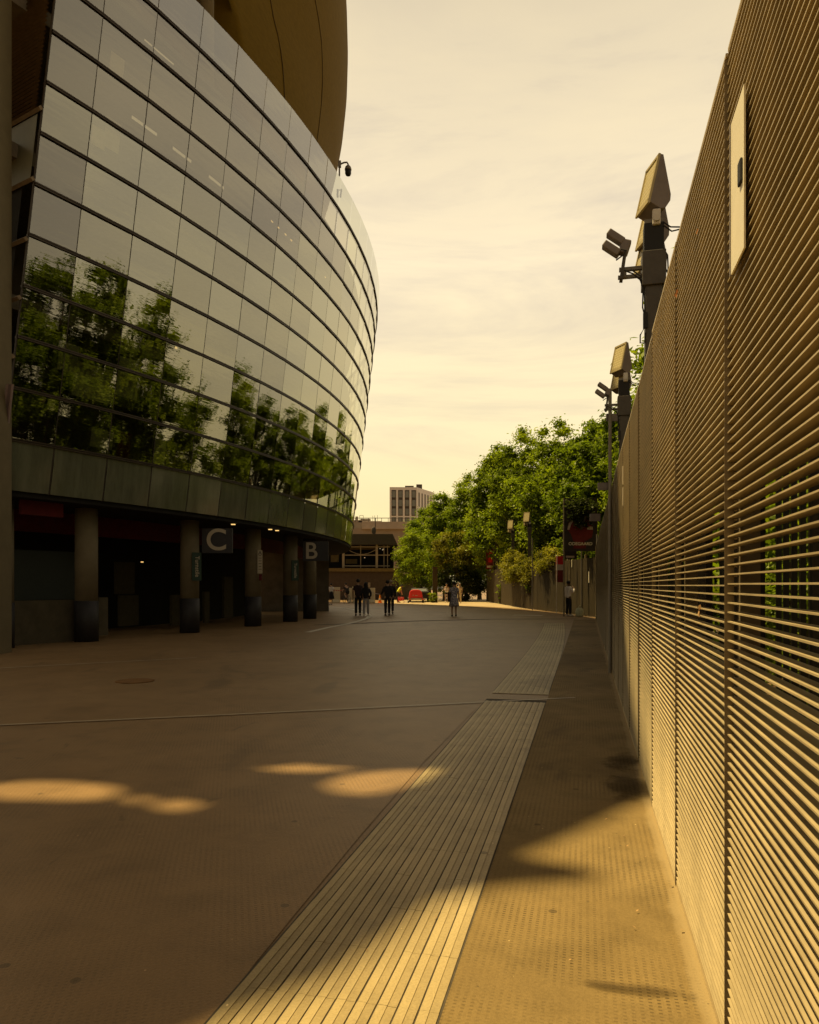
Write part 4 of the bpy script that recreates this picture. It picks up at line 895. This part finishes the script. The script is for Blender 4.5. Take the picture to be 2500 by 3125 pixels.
# tower block
tb_ = thing('tower_block', 'pale tower block with tall dark window bays rising above the trees', 'tower block', at(1270, 1790, 250)); TR = Matrix.Rotation(R_(-24), 3, 'Z'); cor = at(1273, 1786, 250); cor.z = 0
fxv = TR @ Vector((-1, 0, 0)); fyv = TR @ Vector((0, 1, 0)); HT = at(0, 1487, 250).z
TR = Matrix((-fxv, fyv, Vector((0, 0, 1)))).transposed(); fxv = -Vector((math.cos(R_(8)), -math.sin(R_(8)) * -1, 0)); fxv = Vector((-.985, -.06, 0)).normalized(); fyv = Vector((.40, .92, 0)).normalized()
def tp(a, b, z): return cor + fxv * a + fyv * b + Vector((0, 0, z))
WA, WB = 9.3, 16.0
mb = MB(); mb.add([tp(0, 0, 0), tp(WA, 0, 0), tp(WA, WB, 0), tp(0, WB, 0), tp(0, 0, HT), tp(WA, 0, HT), tp(WA, WB, HT), tp(0, WB, HT)], [(0, 1, 5, 4), (1, 2, 6, 5), (2, 3, 7, 6), (3, 0, 4, 7), (4, 5, 6, 7)]); mb.build('wall', 'tower_wall', tb_)
nA = fxv.cross(Vector((0, 0, 1))).normalized(); nA = nA if nA.y < 0 else -nA
nB = fyv.cross(Vector((0, 0, 1))).normalized(); nB = nB if nB.x > 0 else -nB
def tquad(mb, face, a0, a1, z0, z1, d):
    if face == 'A': v = [tp(a0, 0, z0) + nA * d, tp(a1, 0, z0) + nA * d, tp(a1, 0, z1) + nA * d, tp(a0, 0, z1) + nA * d]; n = nA
    else: v = [tp(0, a0, z0) + nB * d, tp(0, a1, z0) + nB * d, tp(0, a1, z1) + nB * d, tp(0, a0, z1) + nB * d]; n = nB
    mb.add(v + [p - n * (d + .05) for p in v], [(0, 1, 2, 3), (0, 4, 5, 1), (1, 5, 6, 2), (2, 6, 7, 3), (3, 7, 4, 0)])
for k in range(4):
    a = .25 + k * 2.25
    for fl in range(3):
        zt = HT - 1.0 - fl * 9.2
        mb = MB(); tquad(mb, 'A', a + .1, a + 1.65, zt - 8.7, zt, .05); fr = mb.build('window_bay', 'tower_dark', tb_)
        mb = MB()
        for j in range(3): tquad(mb, 'A', a + .28, a + 1.45, zt - 2.5 - j * 2.95, zt - .35 - j * 2.95, .09)
        mb.build('pane', 'window', fr)
for k in range(5):
    a = 1.3 + k * 2.7
    for fl in range(4):
        zt = HT - 1.6 - fl * 6.4; mb = MB(); tquad(mb, 'B', a, a + .9, zt - 4.8, zt, .05); mb.build('window', 'tower_dark', tb_)
mb = MB(); mb.box(tp(4.6, 5, HT + .45), (3, 3, .9)); mb.box(tp(1.6, 6, HT + .8), (2, 2, 1.6)); mb.build('roof_plant', 'tower_dark', tb_)
mb = MB(); mb.add([tp(0, WB + .02, 0), tp(0, WB + 9, 0), tp(6, WB + 9, 0), tp(6, WB + .02, 0), tp(0, WB + .02, HT - 3), tp(0, WB + 9, HT - 3), tp(6, WB + 9, HT - 3), tp(6, WB + .02, HT - 3)], [(0, 1, 5, 4), (1, 2, 6, 5), (2, 3, 7, 6), (3, 0, 4, 7), (4, 5, 6, 7)]); mb.build('rear_wing', 'tower_wall', tb_)

# ------------------------------------------------------------------ street things far ahead
def barrier(x0, x1, ytop, Y, lab):
    a, b = at(x0, ytop, Y), at(x1, 1841, Y); w = b.x - a.x; c = Vector(((a.x + b.x) / 2, Y, 0))
    t = MB().prism([(-.28, 0), (.28, 0), (.28, .12), (.16, .3), (.14, a.z), (-.14, a.z), (-.16, .3), (-.28, .12)], (w, 0, 0), (a.x, Y, 0), (0, 1, 0), (0, 0, 1)).build('concrete_barrier', 'barrier', base=c, bevel=.02)
    tag(t, lab, 'barrier', 'concrete barriers across the road')
barrier(1012, 1038, 1792, 64.5, 'pale concrete barrier left of the cyclist with striped tape'); barrier(1062, 1074, 1794, 64.8, 'narrow concrete barrier right behind the cyclist'); barrier(1076, 1082, 1790, 65, 'slim pale barrier edge behind the man in dark clothes'); barrier(1124, 1145, 1794, 64.2, 'pale concrete barrier right of the woman with long hair')
a, b = at(1019, 1800, 64), at(1046, 1800, 64); mb = MB(); pts = [a.lerp(b, k / 8) - Vector((0, 0, .07 * math.sin(math.pi * k / 8))) for k in range(9)]
for k in range(8): mb.cur = k % 2; mb.add([pts[k] + Vector((0, 0, .04)), pts[k + 1] + Vector((0, 0, .04)), pts[k + 1] - Vector((0, 0, .04)), pts[k] - Vector((0, 0, .04))], [(0, 1, 2, 3)])
tag(mb.build('barrier_tape', ['banner_red', 'letter'], base=a), 'red and white striped tape hung between the barriers', 'tape')
c = gr(1160, 1840); t = thing('traffic_cone', 'orange traffic cone on the road beside the two walkers', 'cone', c)
MB().lathe([(.16, .02), (.11, .3), (.04, .72), (.03, .76)], c, 14).build('cone', 'orange', t, True); MB().box(c + Vector((0, 0, .012)), (.42, .42, .024)).build('foot', 'orange', t); MB().lathe([(.122, .25), (.098, .40)], c, 14).build('reflective_band', 'letter', t)
q = at(1127, 1781, 66); t = thing('road_sign', 'small plain grey board on a stake behind the long haired woman', 'sign', (q.x, 66, 0)); MB().box((q.x, 66, .75), (.06, .06, 1.5)).build('stake', 'post', t); MB().box(q - Vector((0, .05, .1)), (.2, .03, .4)).build('panel', 'frame_pale', t)

# dark pickup and red compressor trailer
vc = at(1277, 1786, 67.5); vc.z = 0
t = thing('parked_vehicle', 'dark vehicle seen from behind parked under the bush', 'vehicle', vc)
X0 = vc.x + .1
body = MB().prism([(-.95, .35), (.95, .35), (.97, .75), (.90, .95), (-.90, .95), (-.97, .75)], (0, 4.2, 0), (X0, 67.2, 0), (1, 0, 0), (0, 0, 1)).build('body', 'black', t, bevel=.05)
mb = MB(); q = [(-.85, .95), (.85, .95), (.72, 1.28), (-.72, 1.28)]; n4 = [Vector((X0 + a, 67.5 + (.0 if b < 1 else .55), b)) for a, b in q] + [Vector((X0 + a, 70.4 - (.0 if b < 1 else .6), b)) for a, b in q]
mb.add(n4, [(0, 1, 2, 3), (7, 6, 5, 4), (0, 4, 5, 1), (1, 5, 6, 2), (2, 6, 7, 3), (3, 7, 4, 0)]); mb.build('cabin', 'black', t, bevel=.04)
mb = MB(); mb.add([Vector((X0 - .7, 67.53, 1.0)), Vector((X0 + .7, 67.53, 1.0)), Vector((X0 + .62, 67.92, 1.22)), Vector((X0 - .62, 67.92, 1.22))], [(0, 1, 2, 3)]); mb.build('rear_window', 'window', t)
for s in (-1, 1):
    for y in (68, 70.6): MB().tube([(X0 + s * .95, y, .33), (X0 + s * .75, y, .33)], .33, 16).build('wheel', 'tyre', t)
    MB().box((X0 + s * .86, 67.17, .72), (.16, .05, .10)).build('tail_light', 'red_paint', t); MB().tube([(X0 + s * .95, 69.6, 1.0), (X0 + s * 1.08, 69.6, 1.03)], .05, 8).build('mirror', 'black', t)
cc = at(1269, 1786, 64.3); cc.z = 0; t = thing('compressor', 'red hooded road compressor on a pale trailer frame behind the dark vehicle', 'compressor', cc)
hd = MB().prism([(-.62, .42), (.62, .42), (.60, .62), (.52, .98), (.42, 1.10), (.22, 1.16), (-.22, 1.16), (-.42, 1.10), (-.52, .98), (-.60, .62)], (0, 1.5, 0), (cc.x, 64.3, 0), (1, 0, 0), (0, 0, 1)).build('hood', 'red_paint', t, bevel=.05)
mb = MB(); mb.box((cc.x + .05, 64.285, .66), (.22, .012, .05)); mb.box((cc.x - .22, 64.285, .68), (.10, .012, .05)); mb.build('marking', 'letter', hd)
MB().box((cc.x + .1, 64.25, .33), (1.5, .12, .15)).build('bumper', 'frame_pale', t)
for s in (-1, 1):
    MB().box((cc.x + s * .55 + .05, 64.17, .33), (.14, .04, .10)).build('tail_light', 'red_paint', t); MB().tube([(cc.x + s * .72, 65.0, .26), (cc.x + s * .56, 65.0, .26)], .26, 16).build('wheel', 'tyre', t)
MB().box((cc.x + .05, 64.2, .36), (.5, .02, .1)).build('number_plate', 'letter', t)
mb = MB(); mb.tube([(cc.x - .6, 64.2, .25), (cc.x - .85, 64.0, .05), (cc.x - 1.0, 64.0, .16), (cc.x - 1.15, 64.0, .25)], .03, 6).build('hose', 'white_plastic', t)
c = gr(1224, 1840); t = thing('breaker_machine', 'low red petrol machine on a frame at the feet of the worker', 'machine', c)
MB().box(c + Vector((0, 0, .30)), (.50, .35, .22)).build('engine', 'red_paint', t, bevel=.04); MB().box(c + Vector((.05, 0, .45)), (.2, .2, .1)).build('tank', 'banner_pale', t)
mb = MB()
for s in (-1, 1): mb.tube([c + Vector((-.26, s * .16, .02)), c + Vector((-.26, s * .16, .5)), c + Vector((.26, s * .16, .5)), c + Vector((.26, s * .16, .02))], .02, 6)
mb.build('frame', 'red_paint', t)

# ------------------------------------------------------------------ people
def skin_mesh(name, nodes, edges, m, parent, base, sub=2):
    keys = list(nodes); me = bpy.data.meshes.new(name); me.from_pydata([Vector(nodes[k][0]) for k in keys], [(keys.index(a), keys.index(b)) for a, b in edges], [])
    ob = bpy.data.objects.new(name, me); COL.objects.link(ob); ob.modifiers.new('skin', 'SKIN'); s = ob.modifiers.new('sub', 'SUBSURF'); s.levels = s.render_levels = sub
    if not me.skin_vertices: return None
    for i, k in enumerate(keys):
        r = nodes[k][1]; d = me.skin_vertices[0].data[i]; d.radius = (r, r) if not isinstance(r, tuple) else r; d.use_root = (i == 0)
    bpy.context.view_layer.update(); new = bpy.data.meshes.new_from_object(ob.evaluated_get(bpy.context.evaluated_depsgraph_get())); bpy.data.objects.remove(ob)
    new.name = name; new.materials.clear(); new.materials.append(M[m]); new.polygons.foreach_set('use_smooth', [True] * len(new.polygons))
    o = bpy.data.objects.new(name, new); COL.objects.link(o); o.parent = parent; BASE[o.name] = Vector((0, 0, 0)); return o
def person(label, loc, rz, H, top, bottom, hair, shoes='shoe_dark', skin='skin', sleeve='short', legs='long', J=None, hair_long=False, skirt=False, extra=None):
    """local frame: faces +Y, feet on z=0, figure 1.75 m tall scaled to H"""
    t = thing('person', label, 'person', loc, None); BASE[t.name] = Vector((0, 0, 0)); t.rotation_euler = (0, 0, rz); t.scale = (H / 1.75,) * 3
    P = dict(pel=(0, 0, .95), wai=(0, 0, 1.10), che=(0, .01, 1.32), nck=(0, 0, 1.46), nc2=(0, .01, 1.53), hd1=(0, .02, 1.60), hd2=(0, .025, 1.67), hd3=(0, .01, 1.735),
             shl=(-.17, 0, 1.41), ell=(-.23, -.03, 1.14), wrl=(-.22, .07, .91), hal=(-.215, .10, .84), shr=(.17, 0, 1.41), elr=(.23, -.03, 1.14), wrr=(.22, .07, .91), har=(.215, .10, .84),
             hil=(-.085, 0, .90), knl=(-.095, .06, .50), anl=(-.10, -.02, .10), tol=(-.11, .13, .035), hir=(.085, 0, .90), knr=(.095, .10, .50), anr=(.10, .20, .10), tor=(.11, .35, .035))
    if J: P.update(J)
    V = {k: Vector(v) for k, v in P.items()}
    N = {'pel': (V['pel'], (.135, .105)), 'wai': (V['wai'], (.125, .095)), 'che': (V['che'], (.15, .11)), 'nck': (V['nck'], .065), 'nc2': (V['nc2'], .052), 'hd1': (V['hd1'], (.080, .094)), 'hd2': (V['hd2'], (.088, .108)), 'hd3': (V['hd3'], (.062, .078))}
    E = [('pel', 'wai'), ('wai', 'che'), ('che', 'nck'), ('nck', 'nc2'), ('nc2', 'hd1'), ('hd1', 'hd2'), ('hd2', 'hd3')]
    for s in 'lr':
        N.update({'sh' + s: (V['sh' + s], .06), 'el' + s: (V['el' + s], .042), 'wr' + s: (V['wr' + s], .030), 'ha' + s: (V['ha' + s], (.036, .020))})
        E += [('che', 'sh' + s), ('sh' + s, 'el' + s), ('el' + s, 'wr' + s), ('wr' + s, 'ha' + s)]
        N.update({'hi' + s: (V['hi' + s], .088), 'kn' + s: (V['kn' + s], .058), 'an' + s: (V['an' + s], .040), 'to' + s: (V['to' + s], .032)})
        E += [('pel', 'hi' + s), ('hi' + s, 'kn' + s), ('kn' + s, 'an' + s), ('an' + s, 'to' + s)]
        d = (V['ha' + s] - V['wr' + s]).normalized(); sd = d.cross(Vector((1 if s == 'r' else -1, 0, 0))); sd = sd.normalized() if sd.length > .1 else Vector((0, 1, 0))
        for k in range(4):
            f0 = V['ha' + s] + d * .035 + sd * (.027 - .018 * k); ln = (.036, .042, .039, .030)[k]; cu = Vector((-.25 if s == 'r' else .25, 0, 0))
            N[f'f{k}{s}'] = (f0, .009); N[f'g{k}{s}'] = (f0 + (d + cu * .5).normalized() * ln, .008); N[f'h{k}{s}'] = (f0 + (d + cu * .5).normalized() * ln + (d + cu * 2).normalized() * ln * .7, .0065)
            E += [('ha' + s, f'f{k}{s}'), (f'f{k}{s}', f'g{k}{s}'), (f'g{k}{s}', f'h{k}{s}')]
        th = V['wr' + s] + d * .03 + sd * .035; N['t0' + s] = (th, .011); N['t1' + s] = (th + (d * .8 + sd * .6).normalized() * .045, .009); E += [('wr' + s, 't0' + s), ('t0' + s, 't1' + s)]
    skin_mesh('body', N, E, skin, t, None)
    # face and ears on the head
    hd = V['hd2']; f = (V['hd2'] - V['hd1'] + Vector((0, .0, 0))); mb = MB(); mb.ball(hd + Vector((0, .098, -.045)), (.013, .02, .022), 8, 6)
    for s in (-1, 1): mb.ball(hd + Vector((s * .083, .0, -.03)), (.012, .025, .033), 8, 6)
    mb.build('face_features', skin, t, True)
    mb = MB()
    for s in (-1, 1): mb.ball(hd + Vector((s * .033, .088, -.012)), (.012, .008, .008), 6, 4)
    mb.box(hd + Vector((0, .09, -.082)), (.045, .008, .008)); mb.build('eyes', 'hair_dark', t)
    # clothing
    g_ = 1.17
    CN = {'wai': (V['wai'] , (.155, .125)), 'pel': (V['pel'] + Vector((0, 0, -.055)), (.166, .136)), 'che': (V['che'], (.172, .128)), 'nck': (V['nck'] + Vector((0, -.005, .02)), .088)}; CE = [('wai', 'pel'), ('wai', 'che'), ('che', 'nck')]
    for s in 'lr':
        CN['sh' + s] = (V['sh' + s], .078); CE.append(('che', 'sh' + s))
        if sleeve == 'short': CN['el' + s] = (V['sh' + s].lerp(V['el' + s], .72), .064); CE.append(('sh' + s, 'el' + s))
        elif sleeve == 'long': CN['el' + s] = (V['el' + s], .058); CN['wr' + s] = (V['wr' + s], .045); CE += [('sh' + s, 'el' + s), ('el' + s, 'wr' + s)]
    skin_mesh('top', CN, CE, top, t, None)
    if skirt:
        mb = MB(); c0 = V['pel']; mb.lathe([(.155, 1.12), (.165, 1.0), (.20, .85), (.245, .66), (.265, .50)], (c0.x, c0.y, 0), 20, 1, .8); mb.build('skirt', bottom, t, True)
    else:
        BN = {'pel': (V['pel'] - Vector((0, 0, .02)), (.150, .125)), 'wai': (V['pel'].lerp(V['wai'], .6), (.142, .115))}; BE = [('pel', 'wai')]
        for s in 'lr':
            BN['hi' + s] = (V['hi' + s], .104); BE.append(('pel', 'hi' + s))
            if legs == 'long': BN['kn' + s] = (V['kn' + s], .078); BN['an' + s] = (V['an' + s] + Vector((0, 0, .0)), .066); BE += [('hi' + s, 'kn' + s), ('kn' + s, 'an' + s)]
            else: BN['kn' + s] = (V['hi' + s].lerp(V['kn' + s], .45), .10); BE.append(('hi' + s, 'kn' + s))
        skin_mesh('trousers' if legs == 'long' else 'shorts', BN, BE, bottom, t, None)
    for s in 'lr':
        a, b = V['an' + s], V['to' + s]; mid = (a + b) / 2; d = b - a; yaw_ = math.atan2(d.x, d.y)
        sn = {'h': (a + Vector((0, -.035, -.062)), (.050, .050)), 'm': (a.lerp(b, .5) + Vector((0, 0, -.024)), (.052, .05)), 't': (b + Vector((0, .04, 0)), (.046, .038))}
        skin_mesh('shoe', sn, [('h', 'm'), ('m', 't')], shoes, t, None, 2)
    if hair:
        mb = MB(); mb.ball(hd + Vector((0, -.024, .016)), (.098, .112, .100), 14, 10)
        if hair_long: mb.lathe([(.04, -.30), (.10, -.22), (.105, -.05), (.09, .02)], hd + Vector((0, -.055, 0)), 14, 1, .62)
        mb.build('hair', hair, t, True)
    if extra: extra(t, V)
    return t
def feet(x, y): return gr(x, y)
# couple at left, seen from behind
person('man in dark maroon shirt and black trousers walking away on the left', feet(1093, 1879), R_(6), 1.84, 'cloth_maroon', 'cloth_black', 'hair_dark', skin='skin')
def crossbag(t, V):
    mb = MB(); mb.box((.19, .02, .98), (.09, .2, .2)); mb.build('shoulder_bag', 'cloth_maroon', t, bevel=.02)
person('woman with long dark hair and grey trousers walking beside the man in maroon', feet(1117, 1880), R_(-3), 1.68, 'cloth_black', 'cloth_grey', 'hair_dark', 'shoe_white', sleeve='long', hair_long=True, extra=crossbag, J=dict(elr=(.27, -.06, 1.18), wrr=(.24, .06, 1.02), har=(.2, .12, 1.0)))
p = person('man in black holding out a pale folder walking away at the centre', feet(1183, 1879), R_(8), 1.78, 'cloth_black', 'cloth_black', 'hair_dark', sleeve='long', J=dict(ell=(-.26, .0, 1.15), wrl=(-.33, .20, 1.07), hal=(-.36, .27, 1.07)))
q = feet(1183, 1879); fo = MB().box(q + Vector((-.62, .36, 1.13)), (.44, .22, .025), Matrix.Rotation(R_(14), 3, 'Y')).build('folder', 'banner_pale', base=q + Vector((-.62, .36, 1.13))); tag(fo, 'pale flat folder held out by the man in black', 'folder')
person('bald man in a dark coat walking just ahead of the man in black', feet(1193, 1874.5), R_(-2), 1.80, 'cloth_black', 'cloth_black', 'hair_grey', sleeve='long', J=dict(knl=(-.09, .14, .5), anl=(-.1, .24, .1), tol=(-.1, .4, .035), knr=(.09, .04, .5), anr=(.1, -.14, .14), tor=(.1, 0, .05)))
def tote(t, V):
    MB().box((-.27, -.03, .98), (.10, .34, .50)).build('shoulder_bag', 'cloth_black', t, bevel=.03); MB().tube([(-.24, .06, 1.2), (-.15, .06, 1.42), (-.2, -.08, 1.2)], .012, 6).build('bag_strap', 'cloth_black', t)
person('woman in a patterned grey dress with a dark shoulder bag walking away', feet(1386, 1881), R_(-2), 1.72, 'dress', 'dress', 'hair_dark', skin='skin', skirt=True, extra=tote, sleeve='short', J=dict(hd3=(0, .01, 1.73)))
person('woman in white vest and black shorts facing the camera before the hedge', feet(1363, 1838.5), R_(176), 1.72, 'cloth_white', 'cloth_black', 'hair_dark', 'shoe_white', sleeve='none', legs='short', J=dict(elr=(.24, .02, 1.16), wrr=(.10, .2, 1.12), har=(.04, .23, 1.12), ell=(-.24, .02, 1.16), wrl=(-.1, .2, 1.10), hal=(-.04, .23, 1.1)))
person('person in pale beige clothes raising one hand to the head by the hedge', feet(1403, 1841), R_(165), 1.70, 'cloth_beige', 'cloth_beige', 'hair_grey', 'shoe_white', J=dict(elr=(.28, .1, 1.52), wrr=(.17, .14, 1.74), har=(.12, .14, 1.80)))
person('worker in a yellow vest and dark trousers leaning over the red machine', gr(1214, 1839), R_(-75), 1.72, 'hivis', 'cloth_black', 'hair_dark', J=dict(wai=(0, .06, 1.08), che=(0, .18, 1.25), nck=(0, .27, 1.36), nc2=(0, .31, 1.41), hd1=(0, .35, 1.46), hd2=(0, .39, 1.51), hd3=(0, .41, 1.57), shl=(-.17, .22, 1.31), shr=(.17, .22, 1.31), ell=(-.2, .30, 1.04), elr=(.2, .30, 1.04), wrl=(-.15, .38, .82), wrr=(.15, .38, .82), hal=(-.13, .4, .75), har=(.13, .4, .75), anr=(.1, .05, .1), tor=(.11, .2, .035)))
person('person in white top and black skirt half hidden by the end wall', feet(1011, 1846), R_(20), 1.68, 'cloth_white', 'cloth_black', 'hair_dark', skirt=True, J=dict(ell=(-.21, .02, 1.14)))
person('man in a white shirt and black trousers standing with a hand raised to his mouth', feet(1735, 1880), R_(-62), 1.76, 'cloth_white', 'cloth_black', 'hair_dark', 'shoe_white', skin='skin_dark', sleeve='long', J=dict(elr=(.23, .10, 1.16), wrr=(.12, .26, 1.36), har=(.06, .25, 1.44), anr=(.10, .03, .10), tor=(.11, .18, .035), anl=(-.10, -.03, .10), knl=(-.095, .02, .5), knr=(.095, .04, .5)))
c = gr(1769, 1882); mb = MB(); mb.lathe([(.13, 0), (.20, .06), (.21, .22), (.17, .38), (.11, .44)], c, 16, 1, .7); t = thing('carrier_bag', 'pale green and white carrier bag on the ground beside the man in white', 'bag', c); mb.build('sack', 'bag', t, True); MB().ring(c + Vector((.02, 0, .48)), .07, .012, (0, 1, 0), 14, 5).build('handle', 'bag', t)
# cyclist
cb0 = gr(1058, 1841); hdg = R_(28)
bt = thing('bicycle', 'black road bicycle ridden away past the concrete barriers', 'bicycle', cb0); bt.rotation_euler = (0, 0, hdg)
BASE[bt.name] = Vector((0, 0, 0))
for y in (-.50, .52):
    w = MB().ring((0, y, .34), .325, .018, (1, 0, 0), 32, 6).build('wheel', 'tyre', bt); mb = MB()
    for k in range(10): mb.tube([(0, y, .34), (0, y + .32 * math.cos(k * .628), .34 + .32 * math.sin(k * .628))], .004, 4)
    mb.build('spokes', 'grey_metal', w)
mb = MB(); fr = dict(bb=(0, -.06, .30), st=(0, -.20, .86), hd=(0, .38, .86), hb=(0, .42, .72), ra=(0, -.50, .34), fa=(0, .52, .34))
for a, b in (('bb', 'st'), ('st', 'hd'), ('bb', 'hb'), ('hd', 'hb'), ('bb', 'ra'), ('ra', 'st'), ('hb', 'fa')): mb.tube([fr[a], fr[b]], .018, 7)
mb.build('frame', 'black', bt); MB().box((0, -.23, .93), (.14, .26, .05)).build('saddle', 'black', bt, bevel=.015); MB().tube([(-.21, .42, .98), (0, .38, 1.0), (.21, .42, .98)], .015, 7).build('handlebar', 'black', bt)
mb = MB(); mb.tube([(-.09, -.06, .30), (.09, -.06, .30)], .02, 6); mb.tube([(.08, -.06, .30), (.08, .05, .18)], .012, 6); mb.tube([(-.08, -.06, .30), (-.08, -.17, .42)], .012, 6); mb.build('crank', 'grey_metal', bt)
person('cyclist in black with bare arms riding the bicycle away', cb0, hdg, 1.75, 'cloth_black', 'cloth_black', 'hair_dark', legs='short', J=dict(pel=(0, -.22, 1.0), wai=(0, -.14, 1.13), che=(0, .0, 1.33), nck=(0, .08, 1.46), nc2=(0, .11, 1.52), hd1=(0, .14, 1.58), hd2=(0, .16, 1.64), hd3=(0, .16, 1.71), shl=(-.17, .05, 1.40), shr=(.17, .05, 1.40), ell=(-.24, .18, 1.16), elr=(.24, .18, 1.16), wrl=(-.21, .38, 1.03), wrr=(.21, .38, 1.03), hal=(-.2, .43, 1.0), har=(.2, .43, 1.0), hil=(-.09, -.2, .96), hir=(.09, -.2, .96), knl=(-.1, .14, .78), anl=(-.1, -.12, .50), tol=(-.1, .02, .43), knr=(.1, .16, .60), anr=(.1, .02, .26), tor=(.1, .16, .2)))

# ------------------------------------------------------------------ sky and sun
w = bpy.data.worlds.new("World"); sc.world = w; w.use_nodes = True; nt = w.node_tree; bg = nt.nodes['Background']
sky = node(nt, 'ShaderNodeTexSky'); sky.sky_type = 'NISHITA'; sky.sun_disc = False
sky.sun_elevation = math.asin(SUN.z); sky.sun_rotation = math.atan2(SUN.x, SUN.y)
sky.air_density = 1.5; sky.dust_density = 4
tc = node(nt, 'ShaderNodeTexCoord').outputs['Generated']; sx = node(nt, 'ShaderNodeSeparateXYZ'); nt.links.new(tc, sx.inputs[0])
K = 7.95
def kk(c): return tuple(x * K for x in c)
grad = ramp(nt, mth(nt, 'ADD', mth(nt, 'MULTIPLY', sx.outputs['Z'], .5), .5), [(.46, (.30, .22, .12)), (.505, (.98, .80, .38)), (.60, (1.06, .88, .53)), (.70, (1.03, .86, .58)), (.80, (.80, .67, .46)), (.87, (.46, .39, .30)), (1.0, (.30, .26, .21))])
cv = mapping(nt, tc, (.8, .8, 3.6), (0, R_(6), 0))
cl = noise(nt, cv, 2.0, 7, .62, .7)
cloud = ramp(nt, cl, [(.36, (.76, .77, .87)), (.52, (1, 1, 1)), (.68, (1.08, 1.07, 1.03))])
c = mixc(nt, .85, grad, cloud, 'MULTIPLY')
c = mixc(nt, 1.0, c, ramp(nt, mth(nt, 'ADD', mth(nt, 'MULTIPLY', sx.outputs['Y'], .5), .5), [(.33, (.42, .42, .44)), (.56, (1, 1, 1))]), 'MULTIPLY')   # unseen sky behind the camera dimmed, added to cut the fill light
c10 = mixc(nt, 1.0, c, (K, K, K), 'MULTIPLY')
skyw = mixc(nt, 1.0, sky.outputs[0], (1.0, .80, .50), 'MULTIPLY')
fin = mixc(nt, .08, c10, skyw)
nt.links.new(fin, bg.inputs['Color']); bg.inputs['Strength'].default_value = .1
sl = bpy.data.lights.new('sun', 'SUN'); sl.energy = 5.0; sl.angle = R_(.42); sl.color = (1.0, .77, .36)
so = bpy.data.objects.new('sun', sl); COL.objects.link(so); so.rotation_euler = SUN.to_track_quat('Z', 'Y').to_euler(); so.location = (0, 0, 60)
